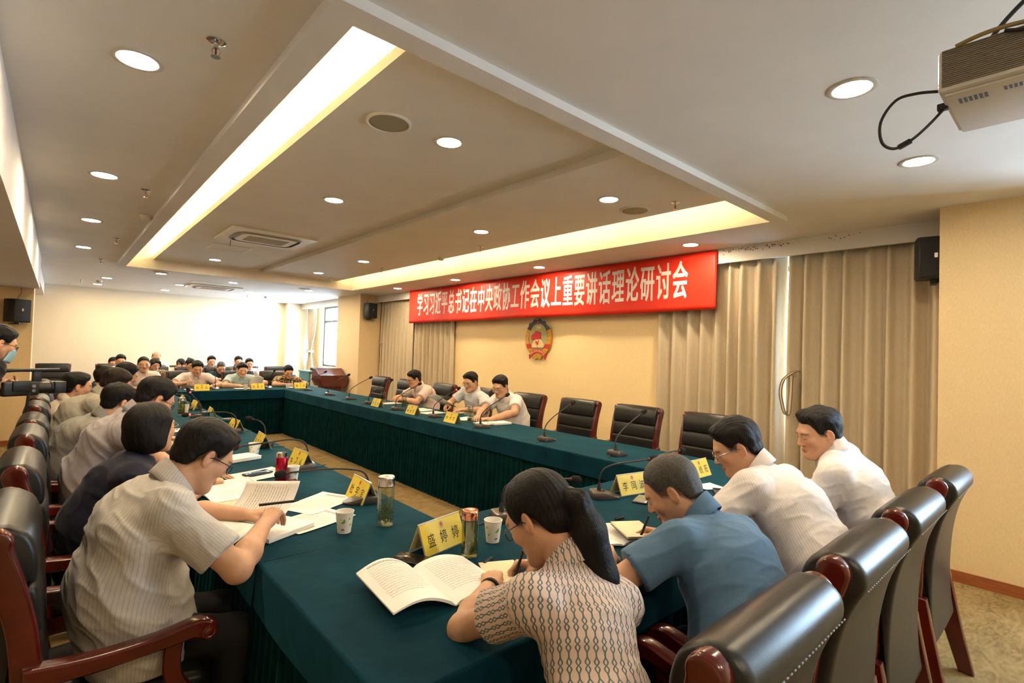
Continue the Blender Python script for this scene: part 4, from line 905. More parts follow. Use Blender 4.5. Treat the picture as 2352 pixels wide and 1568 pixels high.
# papers, booklets, notebooks
M_PRINT = mat('grey_text_print', (.50, .48, .46), .7); M_PRINTR = mat('red_text_print', (.75, .30, .26), .7); M_CREAM = mat('cream_paper', (.80, .70, .48), .7)
def lines_on(fn, u0, u1, v0, v1, n, off, seed, m, par, name='printed_text', hgt=.18, brk=9):
    mb = MB(); rn = random.Random(seed); dv = (v1-v0)/n
    for i in range(n):
        u = u0; v = v0+dv*i; end = u1 if rn.random() > .2 else u0+(u1-u0)*rn.uniform(.4, .9)
        while u < end:
            l = (u1-u0)*rn.uniform(.05, .14); e = min(u+l, end); mb.add([fn(u, v, off), fn(e, v, off), fn(e, v+dv*hgt, off), fn(u, v+dv*hgt, off)], [(0, 1, 2, 3)]); u = e+(u1-u0)*.012
    return mb.build(name, m, par, smooth=False)
def sheet(x, y, rz, w, h, lab, z=0.0, red=False, text=14, curl=.004, m=None, th=.0006, seed=1, group='loose papers'):
    t = thing('paper_sheet', (x, y, T0+z), rz, lab, 'paper', group)
    def fn(u, v, off=0): return ((u-.5)*w, (v-.5)*h, th+off+curl*((2*u-1)**2*.6+(2*v-1)**4*.4))
    g = MB().grid(lambda u, v: fn(u, v), 8, 8); g.grid(lambda u, v: fn(u, v, -th), 8, 8, True); o = g.build('sheet', m or M_PAPER, t, angle=60)
    if text: lines_on(fn, .12, .88, .10, .78, text, .0006, seed, M_PRINT, o)
    if text: lines_on(fn, .22, .78, .86, .93, 1, .0006, seed+1, M_PRINTR if red else M_PRINT, o, 'heading_print', .8)
    return t
def booklet(x, y, rz, lab, pw=.205, ph=.29, th=.010, lift=(.030, .018), text=True, z=0.0, seed=3, cover=None, group='open booklets'):
    t = thing('open_booklet', (x, y, T0+z), rz, lab, 'booklet', group)
    for s in (-1, 1):
        k = lift[0 if s < 0 else 1]
        def fn(u, v, off=0, s=s, k=k): return (s*pw*u*(1-.04*u), (v-.5)*ph, .002+th*(1-.55*u)*min(1, u*9+.25)+k*math.sin(min(1, u*1.0)*PI)*(.75+.25*v)+(k*.6*u*u if s < 0 else 0)+off)
        g = MB().grid(lambda u, v: fn(u, v), 14, 6); g.grid(lambda u, v: (fn(u, v)[0], fn(u, v)[1], max(.001, fn(u, v)[2]-th*(1-.5*u))), 14, 6, True)
        for e in (0, 1): g.grid(lambda u, v: (fn(u, e)[0], fn(u, e)[1], fn(u, e)[2]*(1-v)+v*max(.001, fn(u, e)[2]-th*(1-.5*u))), 14, 1, e == 0)
        g.grid(lambda v, q: (fn(1, v)[0], fn(1, v)[1], fn(1, v)[2]*(1-q)+q*max(.001, fn(1, v)[2]-th*.5)), 6, 1)
        o = g.build('page_block', M_PAPER, t, angle=60)
        if text:
            fu = lambda u, v, off, s=s, fn=fn: fn((u if s > 0 else 1-u), v, off)
            lines_on(fu, .12, .90, .88, .18, 15, .0012, seed+s, M_PRINT, o, 'printed_text', .16)
            if s < 0: lines_on(fu, .15, .80, .95, .91, 1, .0012, seed+9, M_PRINT, o, 'heading_print', .7)
    return t
def notebook(x, y, rz, lab, w=.15, h=.21, th=.018, m=None, cov=None, z=0.0, group='notebooks'):
    t = thing('notebook', (x, y, T0+z), rz, lab, 'notebook', group)
    MB().rbox((0, 0, th/2), (w-.004, h-.006, th-.004), .001).build('page_block', m or M_PAPER, t); MB().rbox((0, 0, .0012), (w, h, .0024), .0008).build('back_cover', cov or M_MICD, t); MB().rbox((0, 0, th-.001), (w, h, .002), .0008).build('front_cover', m or M_PAPER, t)
    return t
def phone(x, y, rz, lab, scr=(.02, .05, .09), z=0.0):
    t = thing('phone', (x, y, T0+z), rz, lab, 'phone', 'phones'); MB().rbox((0, 0, .004), (.074, .152, .008), .0035, 3).build('case', M_MICD, t); MB().rbox((0, 0, .0083), (.068, .144, .001), .0004).build('screen', mat('phone_glass_%d' % int(scr[2]*1000), scr, .08, spec=.8), t)
    return t
def pen_at(p0, p1, lab, m=None, r=.0052):
    p0, p1 = Vector(p0), Vector(p1); d = (p1-p0).normalized(); t = thing('pen', tuple(p0), 0, lab, 'pen', 'pens'); L_ = (p1-p0).length; q = d.to_track_quat('Z', 'Y').to_matrix()
    MB().lathe([(0, 0), (.0012, .001), (r*.9, .018), (r, .022), (r, L_*.8)], (0, 0, 0), 12, M=q).build('barrel', m or M_MICD, t); MB().lathe([(r*1.05, L_*.8), (r*1.05, L_*.995), (r*.6, L_), (0, L_)], (0, 0, 0), 12, M=q).build('pen_end', m or M_MICD, t)
    return t
def cap_on_table(x, y, rz, lab):
    t = thing('pen_cap', (x, y, T0+.0065), rz, lab, 'pen cap', 'pen caps'); q = Matrix.Rotation(PI/2, 3, 'Y'); MB().lathe([(.0045, -.03), (.0062, -.028), (.0062, .024), (.004, .029), (0, .03)], (0, 0, 0), 12, M=q).build('cap_shell', M_MICD, t); MB().box(-.025, .015, -.0012, .0012, .006, .008).build('clip', M_MICD, t, smooth=False)
booklet(.925, 1.385, -.10, 'large open booklet with printed pages in front of the ponytail woman', .205, .30, .010, (.045, .020))
notebook(1.165, 1.325, -.45, 'cream notepad under the writing hand of the ponytail woman', .13, .17, .008, M_CREAM)
phone(.985, 1.60, .5, 'black phone lying behind the open booklet', (.015, .012, .01)); cap_on_table(1.185, 1.425, .35, 'black pen cap on the cloth right of the open booklet'); cap_on_table(1.97, 1.43, -.1, 'black pen cap near the notes of the blue polo man')
booklet(1.735, 1.32, -.25, 'open booklet half under the notepad of the blue polo man', .15, .21, .008, (.012, .010), seed=11)
notebook(1.80, 1.235, -.55, 'cream notepad the blue polo man writes on', .13, .185, .012, M_CREAM, z=.036)
phone(2.33, 1.55, -1.2, 'phone lying beside the blue polo man', (.25, .24, .22)); sheet(2.90, 1.48, -.3, .15, .12, 'folded white paper right of the striped shirt man', text=0, seed=4); phone(2.83, 1.37, -1.0, 'dark phone under the white paper near the striped shirt man')
sheet(2.44, 1.29, -.3, .19, .27, 'white sheet the striped shirt man writes on', seed=5)
sheet(.985, 2.47, -1.05, .21, .297, 'white sheet with a red heading left of the nearest nameplate', red=True, seed=6); sheet(.97, 2.46, -1.12, .21, .297, 'white sheet lying under the red headed sheet', z=-.0006, text=0, seed=7)
sheet(.86, 2.235, -1.25, .21, .297, 'printed sheet beside the paper cup on the left table', seed=8)
notebook(.70, 2.175, -1.15, 'thick white notebook near the elbow of the man with the striped shirt', .16, .23, .02)
sheet(.90, 3.20, -1.3, .23, .32, 'white papers under the blue phone on the left table', text=10, seed=9); phone(.905, 3.215, -1.25, 'blue glass phone on white papers on the left table', (.02, .06, .12), z=.004)
booklet(.70, 2.93, -1.5, 'open booklet before the woman with the black bob', .2, .28, .008, (.014, .012), seed=14); sheet(.72, 2.72, -1.5, .2, .27, 'cream sheet under the arm of the woman with the bob', m=M_CREAM, text=12, seed=15)
notebook(.92, 3.69, -1.3, 'closed white notebook at the third place of the left table', .16, .22, .022); sheet(.84, 4.4, -1.5, .21, .29, 'white sheet at the fourth place of the left table', seed=16); sheet(.88, 5.2, -1.5, .21, .29, 'white sheet at the fifth place of the left table', seed=17)
for i, (x, y, l) in enumerate([(3.5, 6.45, 'white papers under the folded hands of the pink shirt man'), (3.42, 5.25, 'white papers near the open cream notebook'), (3.45, 4.62, 'white papers left of the forearms of the man in white'), (3.48, 4.25, 'white papers right of the forearms of the man in white')]): sheet(x, y, PI/2+.1*i, .21, .29, l, text=8, seed=20+i)
booklet(3.44, 5.55, PI/2+.1, 'open cream notebook before the pale blue shirt man', .15, .21, .012, (.006, .006), text=False, seed=25, group='open booklets')
notebook(3.52, 4.12, PI/2-.1, 'thick white pad under the elbow of the man in white', .16, .22, .02)
def bent_sheet(name, x, y, z, rz, w, h, lab, amp=.05, tilt=.5):
    t = thing(name, (x, y, z), rz, lab, 'paper', 'held papers')
    def fn(u, v, off=0): return ((u-.5)*w, (v-.5)*h*math.cos(tilt)+off*.3, (v-.5)*h*math.sin(tilt)+amp*math.sin(u*PI)*(v)+off)
    g = MB().grid(lambda u, v: fn(u, v), 12, 8); o = g.build('sheet', M_PAPER, t, angle=60); o.modifiers.new('thick', 'SOLIDIFY').thickness = .0008
    lines_on(fn, .12, .88, .85, .2, 12, .002, 5, M_PRINT, o, 'printed_text', .3)
    return t
bent_sheet('held_paper', 3.66, 5.40, .88, PI/2, .32, .25, 'white papers held up by the man under the emblem', .03, .5)
bent_sheet('held_paper', 2.66, 9.76, .86, PI, .21, .2, 'curled white paper held by the man in pale teal', .05, .9)
for x, l in ((1.72, 'white papers before the young man at the far table'), (2.45, 'white papers before the pale teal shirt at the far table'), (3.34, 'white papers before the leopard print woman')): sheet(x, 9.68, 0, .3, .21, l, text=0, seed=int(x*10))
# booklet being leafed through by the nearest man on the left
hb = thing('held_booklet', (.62, 2.36, T0), -1.02, 'open booklet whose page the nearest left man is turning', 'booklet')
def pgA(u, v, off=0): return ((u-.5)*.29, -.205*v, .004+.030*math.sin(v*PI)*.6+off)
def pgB(u, v, off=0): a = 1.15*v; return ((u-.5)*.29, .16*math.sin(a*1.05)*1.05, .006+.155*(1-math.cos(a*1.25))*.9+.03*v*u+off)
for nm_, fn_ in (('lower_pages', pgA), ('lifted_page', pgB)):
    g = MB().grid(lambda u, v: fn_(u, v), 10, 14); o = g.build(nm_, M_PAPER, hb, angle=60); o.modifiers.new('thick', 'SOLIDIFY').thickness = .003 if nm_ == 'lower_pages' else .0012
    lines_on(lambda u, v, off, fn_=fn_: fn_(v, u, off), .12, .92, .12, .88, 15, .003, 31, M_PRINT, o, 'printed_text', .25)
# ------------------------------------------------------------------ people: smooth implicit bodies meshed with surface nets
V3 = lambda *a: np.array(a, dtype=np.float64)
def nrm(v): return v/max(np.linalg.norm(v), 1e-9)
def rc(a, b, r1, r2=None, k=.02, u=None, s=1.0, cut=None, op='u'): return dict(t='rc', a=np.array(a, float), b=np.array(b, float), r1=r1, r2=r1 if r2 is None else r2, k=k, u=u, s=s, cut=cut, op=op)
def el(c, r, B=None, k=.015, op='u', cut=None): return dict(t='el', a=np.array(c, float), r=np.array(r, float), B=B, k=k, op=op, cut=cut)
def surf(prims, h):
    lo = []; hi = []
    for p in prims:
        if p['op'] != 'u': continue
        m = (max(p['r1'], p['r2'])*p['s'] if p['t'] == 'rc' else max(p['r']))+p['k']
        pts = [p['a']]+([p['b']] if p['t'] == 'rc' else [])
        lo.append(np.min(pts, 0)-m); hi.append(np.max(pts, 0)+m)
    lo = np.min(lo, 0)-3*h; hi = np.max(hi, 0)+3*h
    n = np.ceil((hi-lo)/h).astype(int)+1
    return nets(field(prims, h, lo, n), lo, h)
def field(prims, h, lo, n, D=None):
    D = np.full(n, 9.0, np.float32) if D is None else D
    ax = [(lo[i]+h*np.arange(n[i])).astype(np.float32) for i in range(3)]
    for p in prims:
        m = (max(p['r1'], p['r2'])*p['s'] if p['t'] == 'rc' else max(p['r']))+p['k']+2.5*h
        pts = [p['a']]+([p['b']] if p['t'] == 'rc' else [])
        i0 = np.maximum(0, np.floor((np.min(pts, 0)-m-lo)/h).astype(int)); i1 = np.minimum(n, np.ceil((np.max(pts, 0)+m-lo)/h).astype(int)+1)
        if np.any(i1 <= i0): continue
        X = ax[0][i0[0]:i1[0], None, None]; Y = ax[1][None, i0[1]:i1[1], None]; Z = ax[2][None, None, i0[2]:i1[2]]
        sl = (slice(i0[0], i1[0]), slice(i0[1], i1[1]), slice(i0[2], i1[2]))
        px, py, pz = X-np.float32(p['a'][0]), Y-np.float32(p['a'][1]), Z-np.float32(p['a'][2])
        if p['t'] == 'rc':
            ba = p['b']-p['a']
            if p['u'] is not None and p['s'] != 1.0:
                u = p['u']; q = 1/p['s']-1; pu = px*u[0]+py*u[1]+pz*u[2]
                px, py, pz = px+pu*(u[0]*q), py+pu*(u[1]*q), pz+pu*(u[2]*q); ba = ba+u*(ba@u)*q
            L2 = max(ba@ba, 1e-9); hh = np.clip((px*ba[0]+py*ba[1]+pz*ba[2])/L2, 0, 1)
            d = np.sqrt((px-ba[0]*hh)**2+(py-ba[1]*hh)**2+(pz-ba[2]*hh)**2)-(p['r1']+(p['r2']-p['r1'])*hh)
        else:
            if p['B'] is not None:
                B = p['B']; q0 = px*B[0][0]+py*B[0][1]+pz*B[0][2]; q1 = px*B[1][0]+py*B[1][1]+pz*B[1][2]; q2 = px*B[2][0]+py*B[2][1]+pz*B[2][2]
            else: q0, q1, q2 = px, py, pz
            r = p['r']; k0 = np.sqrt((q0/r[0])**2+(q1/r[1])**2+(q2/r[2])**2); k1 = np.sqrt((q0/r[0]**2)**2+(q1/r[1]**2)**2+(q2/r[2]**2)**2)
            d = k0*(k0-1)/np.maximum(k1, 1e-6)
        if p['cut'] is not None:
            for cp, cn in p['cut']: d = np.maximum(d, (X-cp[0])*cn[0]+(Y-cp[1])*cn[1]+(Z-cp[2])*cn[2])
        d = d.astype(np.float32); A = D[sl]; k = p['k']
        if p['op'] == 'u':
            g = np.maximum(k-np.abs(A-d), 0)/k; D[sl] = np.minimum(A, d)-g*g*k*.25
        elif p['op'] == 's':
            g = np.maximum(k-np.abs(A+d), 0)/k; D[sl] = np.maximum(A, -d)+g*g*k*.25
    return D
def nets(D, lo, h):
    S = D < 0; c = S[:-1, :-1, :-1].astype(np.int8)
    for o in ((1, 0, 0), (0, 1, 0), (0, 0, 1), (1, 1, 0), (1, 0, 1), (0, 1, 1), (1, 1, 1)):
        c = c+S[o[0]:S.shape[0]-1+o[0], o[1]:S.shape[1]-1+o[1], o[2]:S.shape[2]-1+o[2]]
    act = (c > 0) & (c < 8); I = np.argwhere(act); idx = np.full(act.shape, -1, np.int64); idx[act] = np.arange(len(I))
    cr = [(0, 0, 0), (1, 0, 0), (0, 1, 0), (1, 1, 0), (0, 0, 1), (1, 0, 1), (0, 1, 1), (1, 1, 1)]
    val = [D[I[:, 0]+o[0], I[:, 1]+o[1], I[:, 2]+o[2]] for o in cr]
    P = np.zeros((len(I), 3)); W_ = np.zeros(len(I))
    for i, j in ((0, 1), (2, 3), (4, 5), (6, 7), (0, 2), (1, 3), (4, 6), (5, 7), (0, 4), (1, 5), (2, 6), (3, 7)):
        a, b = val[i], val[j]; mk = (a < 0) != (b < 0); t = np.where(mk, a/np.where(mk, a-b, 1), 0)
        for q in range(3): P[:, q] += np.where(mk, cr[i][q]+(cr[j][q]-cr[i][q])*t, 0)
        W_ += mk
    P = lo+h*(I+P/W_[:, None]); Fs = []
    for a in range(3):
        o = [0, 0, 0]; o[a] = 1
        s0 = S[:S.shape[0]-o[0], :S.shape[1]-o[1], :S.shape[2]-o[2]]; s1 = S[o[0]:, o[1]:, o[2]:]
        E_ = np.argwhere(s0 != s1); b, c_ = (a+1) % 3, (a+2) % 3
        E_ = E_[(E_[:, b] > 0) & (E_[:, c_] > 0) & (E_[:, b] < S.shape[b]-1) & (E_[:, c_] < S.shape[c_]-1)]
        st = s0[E_[:, 0], E_[:, 1], E_[:, 2]]; q = []
        for db, dc in ((0, 0), (-1, 0), (-1, -1), (0, -1)):
            e = E_.copy(); e[:, b] += db; e[:, c_] += dc; q.append(idx[e[:, 0], e[:, 1], e[:, 2]])
        q = np.stack(q, 1); q[~st] = q[~st][:, ::-1]; Fs.append(q)
    return P, np.concatenate(Fs)
def vnoise(p, seed=0):
    # smooth value noise on points (n,3) in 0..1
    p = p+seed*17.31; i = np.floor(p).astype(np.int64); f = p-i; f = f*f*(3-2*f); out = 0
    for dx in (0, 1):
        for dy in (0, 1):
            for dz in (0, 1):
                hsh = ((i[:, 0]+dx)*73856093) ^ ((i[:, 1]+dy)*19349663) ^ ((i[:, 2]+dz)*83492791)
                hsh = (hsh ^ (hsh >> 13))*1274126177 & 0x7fffffff
                w = (f[:, 0] if dx else 1-f[:, 0])*(f[:, 1] if dy else 1-f[:, 1])*(f[:, 2] if dz else 1-f[:, 2])
                out = out+w*((hsh % 10007)/10007.)
    return out
def vnormals(P, Q):
    n = np.cross(P[Q[:, 2]]-P[Q[:, 0]], P[Q[:, 3]]-P[Q[:, 1]]); N = np.zeros_like(P)
    for k in range(4): np.add.at(N, Q[:, k], n)
    return N/np.maximum(np.linalg.norm(N, axis=1), 1e-12)[:, None]
def relax(P, Q, it=1, a=.5):
    for _ in range(it):
        s = np.zeros_like(P); c = np.zeros(len(P))
        for k in range(4):
            np.add.at(s, Q[:, k], P[Q[:, (k+1) % 4]]+P[Q[:, (k+3) % 4]]); np.add.at(c, Q[:, k], 2)
        P = P+(s/np.maximum(c, 1)[:, None]-P)*a
    return P
def qmesh(name, P, Q, m, parent, org, col=None, label=None):
    me = bpy.data.meshes.new(name); V = (P-org).astype(np.float32)
    me.vertices.add(len(V)); me.vertices.foreach_set('co', V.ravel()); me.loops.add(Q.size); me.loops.foreach_set('vertex_index', Q.astype(np.int32).ravel())
    me.polygons.add(len(Q)); me.polygons.foreach_set('loop_start', np.arange(0, Q.size, 4, dtype=np.int32))
    try: me.polygons.foreach_set('loop_total', np.full(len(Q), 4, np.int32))
    except Exception: pass
    me.polygons.foreach_set('use_smooth', np.ones(len(Q), bool)); me.update(calc_edges=True); me.validate()
    if col is not None:
        ca = me.color_attributes.new('tint', 'FLOAT_COLOR', 'POINT'); ca.data.foreach_set('color', np.concatenate([col, np.ones((len(P), 1))], 1).astype(np.float32).ravel())
    me.materials.append(m); return put(name, me, parent, label=label)

def rot_axis(v, ax, ang):
    ax = nrm(ax); return v*math.cos(ang)+np.cross(ax, v)*math.sin(ang)+ax*(ax@v)*(1-math.cos(ang))
def hand_prims(W, d, n, side, pose, sc=1.0):
    # W wrist, d direction of the hand, n palm normal, side +1 right / -1 left
    y = nrm(d); z = -nrm(n-y*(n@y)); x = np.cross(y, z); t = side   # right hand: index towards -x
    L = lambda a, b, c: W+(x*(a*t)+y*b+z*c)*sc
    P = []; G = {'rest': [(12, 22, 14)]*4, 'flat': [(4, 8, 5)]*4, 'fist': [(55, 75, 40), (62, 80, 45), (66, 82, 45), (68, 82, 45)],
                 'pen': [(38, 48, 22), (50, 62, 30), (62, 78, 40), (66, 80, 42)], 'hold': [(42, 38, 20), (46, 40, 22), (50, 42, 22), (54, 44, 24)]}[pose]
    base = [(-.029, .086, 0), (-.0095, .091, .002), (.0105, .087, .001), (.029, .077, -.002)]
    ln = [(.042, .026, .021), (.046, .029, .022), (.042, .027, .021), (.033, .021, .018)]
    for i in range(4):
        b = base[i]; P.append(rc(L(b[0]*.55, .008, -.002), L(*b), .0135*sc, .0112*sc, .010))
    P.append(el(L(-.020, .040, -.012), np.array([.018, .030, .014])*sc, np.stack([x, y, z]), .012)); P.append(el(L(.020, .035, -.010), np.array([.013, .030, .012])*sc, np.stack([x, y, z]), .012))
    tips = []
    for i in range(4):
        p = L(*base[i]); a = 0; spread = (i-1.5)*.05*(1 if pose in ('rest', 'flat') else .3)
        for j in range(3):
            a += math.radians(G[i][j]); dr = y*math.cos(a)-z*math.sin(a); dr = nrm(dr+x*(t*spread)); q = p+dr*ln[i][j]*sc
            r0, r1 = (.0094, .0087, .0080)[j]*sc, (.0087, .0080, .0070)[j]*sc
            if i == 3: r0 *= .88; r1 *= .88
            P.append(rc(p, q, r0, r1, .0035)); p = q
        tips.append(p)
    th = {'rest': [(-.020, .022, -.010), (-.046, .050, -.018), (-.058, .078, -.022), (-.060, .100, -.022)], 'flat': [(-.020, .022, -.008), (-.050, .046, -.012), (-.068, .072, -.014), (-.076, .094, -.014)],
          'fist': [(-.020, .022, -.012), (-.042, .050, -.030), (-.030, .078, -.046), (-.010, .086, -.052)], 'pen': [(-.020, .022, -.012), (-.044, .050, -.030), (-.042, .080, -.046), (-.030, .102, -.056)],
          'hold': [(-.020, .022, -.012), (-.044, .050, -.034), (-.040, .078, -.050), (-.030, .102, -.058)]}[pose]
    th = [L(*q) for q in th]
    for j in range(3): P.append(rc(th[j], th[j+1], (.0135, .0110, .0100)[j]*sc, (.0110, .0100, .0085)[j]*sc, (.010, .004, .0035)[j]))
    return P, tips, th[-1], (x, y, z)
def ik(S, T, l1, l2, pole):
    d = T-S; L = np.linalg.norm(d); mx = (l1+l2)*.995
    if L > mx: T = S+d*(mx/L); L = mx; d = T-S
    a = (l1*l1-l2*l2+L*L)/(2*L); hgt = math.sqrt(max(l1*l1-a*a, 1e-6)); dn = d/L; p = pole-dn*(pole@dn); return S+dn*a+nrm(p)*hgt, T
M_SKIN = mat('skin', (.58, .325, .20), .48, var=.06, vscale=30, bump=.04, bscale=300, attr='tint', spec=.4)
M_HAIR = mat('black_hair', (.0055, .0042, .0038), .5, var=.35, vscale=60, bump=.35, bscale=420, stretch=(1, 1, .14), spec=.25)
M_HAIRG = mat('greying_hair', (.045, .038, .032), .5, var=.6, vscale=160, bump=.35, bscale=420)
M_HAIRB = mat('brown_hair', (.014, .007, .0045), .5, var=.3, vscale=60, bump=.35, bscale=420, stretch=(1, 1, .14), spec=.25)
M_TROU = mat('black_trousers', (.010, .010, .012), .8, var=.2)
M_SHOE = mat('black_shoe', (.01, .01, .01), .3)
M_GLF = mat('dark_glasses_frame', (.012, .01, .01), .25); M_GLS = mat('silver_glasses_frame', (.5, .48, .45), .2, .9)
JOINTS = []
def head_basis(az, pitch, roll=0.0):
    # az: world azimuth of gaze (0 = +y, positive towards -x), pitch >0 looks down
    f = V3(-math.sin(az)*math.cos(pitch), math.cos(az)*math.cos(pitch), -math.sin(pitch)); r = V3(math.cos(az), math.sin(az), 0); u = np.cross(r, f)
    if roll: r, u = r*math.cos(roll)+u*math.sin(roll), -r*math.sin(roll)+u*math.cos(roll)
    return r, f, u
def head_prims(H, B, s, fem=False, ear=True):
    r, f, u = B; L = lambda a, b, c: H+(r*a+f*b+u*c)*s; R3 = np.stack([r, f, u]); P = []
    jw = .92 if fem else 1.0
    P.append(el(L(0, -.016, .030), np.array([.0745, .0955, .088])*s, R3, .02))
    P.append(el(L(0, .022, -.005), np.array([.064, .066, .075])*s, R3, .03))
    P.append(rc(L(0, .034, -.040), L(0, .052, -.083), .052*s*jw, .034*s*jw, .03))
    for q in (-1, 1):
        P.append(rc(L(q*.046*jw, -.004, -.035), L(q*.020*jw, .062, -.092), .026*s, .018*s, .03)); P.append(el(L(q*.042, .056, -.020), np.array([.022, .020, .020])*s, R3, .02))
    P.append(el(L(0, .072, -.096), np.array([.020, .018, .016])*s, R3, .02))
    P.append(rc(L(-.036, .076, .022), L(.036, .076, .022), .013*s, .013*s, .018))
    for q in (-1, 1): P.append(el(L(q*.031, .093, .003), np.array([.017, .012, .010])*s, R3, .010, op='s'))
    for q in (-1, 1): P.append(el(L(q*.031, .076, .002), np.array([.0145, .0125, .0115])*s, R3, .004))
    P.append(rc(L(0, .082, .016), L(0, .103, -.026), .0075*s, .0115*s, .010))
    for q in (-1, 1): P.append(el(L(q*.0125, .094, -.031), np.array([.008, .010, .007])*s, R3, .006))
    P.append(el(L(0, .087, -.057), np.array([.021, .011, .0062])*s, R3, .006)); P.append(el(L(0, .0865, -.0665), np.array([.018, .011, .0070])*s, R3, .005))
    if ear:
        for q in (-1, 1):
            fl = nrm(r*q*.35-f*.9); eb = np.stack([nrm(np.cross(u, fl)), fl, u])
            P.append(el(L(q*.080, -.012, -.004), np.array([.0085, .0185, .031])*s, eb, .006)); P.append(el(L(q*.088, -.008, .002), np.array([.006, .011, .019])*s, eb, .004, op='s'))
    return P
HL = {'short': ([-.13, -.07, -.052, -.040, -.022, .004, .016, .034, .044, .056, .075, .11], [-.086, -.082, -.064, -.016, .022, .022, -.012, -.006, .040, .060, .074, .082]),
      'thin': ([-.13, -.07, -.052, -.040, -.022, .004, .016, .034, .044, .056, .075, .11], [-.072, -.068, -.050, -.010, .024, .022, -.008, .000, .045, .070, .088, .10]),
      'bald': ([-.13, -.07, -.052, -.040, -.022, .004, .016, .034, .05, .06, .11], [-.070, -.066, -.045, -.008, .024, .022, .000, .02, .08, .5, .5]),
      'long': ([-.13, -.07, -.045, -.030, -.015, .004, .016, .034, .046, .060, .075, .11], [-.085, -.080, -.050, .000, .018, .016, -.014, -.004, .034, .052, .062, .068])}
HL['crop'] = HL['short']
def hair_mesh(s, kind, seed, h, extra=None, Bw=None):
    # hair grown as a tapering shell over the cranium, in head-local coordinates (a right, b forward, c up)
    base = kind if kind in HL else 'long'; lo = V3(-.16, -.33 if extra == 'pony' else -.2, -.52 if extra == 'pony' else -.19); hi = V3(.16, .15, .19); hl_ = h/s
    n = np.ceil((hi-lo)/hl_).astype(int)+1; ax = [(lo[i]+hl_*np.arange(n[i])).astype(np.float32) for i in range(3)]
    A = ax[0][:, None, None]; Bq = ax[1][None, :, None]; C = ax[2][None, None, :]
    def eld(c, r):
        q0, q1, q2 = A-c[0], Bq-c[1], C-c[2]; k0 = np.sqrt((q0/r[0])**2+(q1/r[1])**2+(q2/r[2])**2); k1 = np.sqrt((q0/r[0]**2)**2+(q1/r[1]**2)**2+(q2/r[2]**2)**2); return k0*(k0-1)/np.maximum(k1, 1e-6)
    d = np.minimum(eld((0, -.016, .030), (.0745, .0955, .088)), eld((0, -.022, -.005), (.066, .080, .080)))
    line = np.interp(ax[1], *HL[base])[None, :, None]+.10*np.maximum(np.abs(A)-.045, 0)*(Bq > .05)
    rnd = random.Random(seed); ph = rnd.random()*6
    line = line+.004*np.sin(A*95+ph)*(Bq > .04)
    up_ = np.clip((C-line)/.042, -.6, 1); T = {'short': (.007, .020), 'crop': (.004, .008), 'thin': (.006, .010), 'bald': (.005, .006), 'long': (.012, .014), 'bob': (.014, .018), 'side': (.012, .016), 'bun': (.011, .012), 'updo': (.012, .016)}[kind]
    top = np.clip((C-.0)/.10, 0, 1); th = (T[0]+(T[1]-T[0])*top*top*(3-2*top))
    if base == 'bald': up_ = np.minimum(up_, np.clip((.062-C+.1*np.maximum(-Bq-.05, 0))/.03, -.6, 1))
    if kind == 'thin': th = th*np.clip(1-.8*np.exp(-((A)/.045)**2)*(Bq > -.02), .25, 1)
    if kind == 'short': th = th+.010*np.exp(-((Bq-.055)/.04)**2-((C-.095)/.035)**2)+.004*np.sin(A*60+ph)*np.exp(-((Bq-.06)/.04)**2)
    sm_ = up_*np.abs(up_)**.0
    D = (d-np.where(up_ > 0, th*np.maximum(up_, 0)**.7, up_*.012)).astype(np.float32)
    P_ = []
    if kind == 'bob':
        P_.append(el((0, -.030, -.030), (.096, .084, .095), None, .02, cut=[(V3(0, -.018, 0), V3(0, 1, 0)), (V3(0, 0, -.092), V3(0, .10, -.99))]))
        for q in (-1, 1): P_.append(rc((q*.076, .02, .05), (q*.088, -.030, -.06), .020, .016, .02))
    if kind == 'side':
        P_ += [rc((-.045, .072, .080), (-.080, .04, .0), .020, .020, .02), rc((-.080, .04, .0), (-.084, .0, -.075), .020, .015, .02), rc((.055, .062, .07), (.080, .0, -.01), .016, .016, .02), el((0, -.085, -.05), (.06, .04, .05), None, .02)]
    if kind == 'bun': P_.append(el((0, -.105, .085), (.036, .032, .032), None, .010))
    if kind == 'updo': P_ += [el((0, -.10, .03), (.052, .04, .06), None, .02), el((0, -.10, .095), (.035, .03, .028), None, .012)]
    if extra == 'pony':
        lw = lambda v: V3(*[V3(*v)@q for q in Bw])/s; b0 = V3(0, -.108, .010); t_ = [b0, b0+lw((.010, -.036, -.006)), b0+lw((.028, -.062, -.08)), b0+lw((.044, -.090, -.20)), b0+lw((.052, -.112, -.32)), b0+lw((.050, -.122, -.43))]; rr = (.024, .034, .047, .050, .042, .016)
        for k in range(5): P_.append(rc(t_[k], t_[k+1], rr[k], rr[k+1], .015))
    if P_: D = field(P_, hl_, lo, n, D)
    P, Q = nets(D, lo, hl_); Nn = vnormals(P, Q); a, b, c = P.T
    ang = np.arctan2(a, b+.02); edge = np.clip((c-np.interp(b, *HL[base]))/.03, .25, 1)
    amp = {'crop': .3, 'bald': .3, 'thin': .5}.get(kind, 1.0)
    if extra == 'pony' or kind in ('bob', 'long', 'bun', 'updo', 'side'): stn = vnoise(np.stack([ang*16, c*9, b*9], 1), seed+3)-.5; amp *= .8
    else: stn = vnoise(np.stack([a*120+c*20, b*38, c*38+a*30], 1), seed+3)-.5
    big = vnoise(np.stack([a*26, b*26, c*26], 1), seed+4)-.5; fine = vnoise(np.stack([a*260, b*90, c*90], 1), seed+6)-.5
    return P+Nn*((stn*.0045+big*.006+fine*.0012)*amp*edge)[:, None], Q
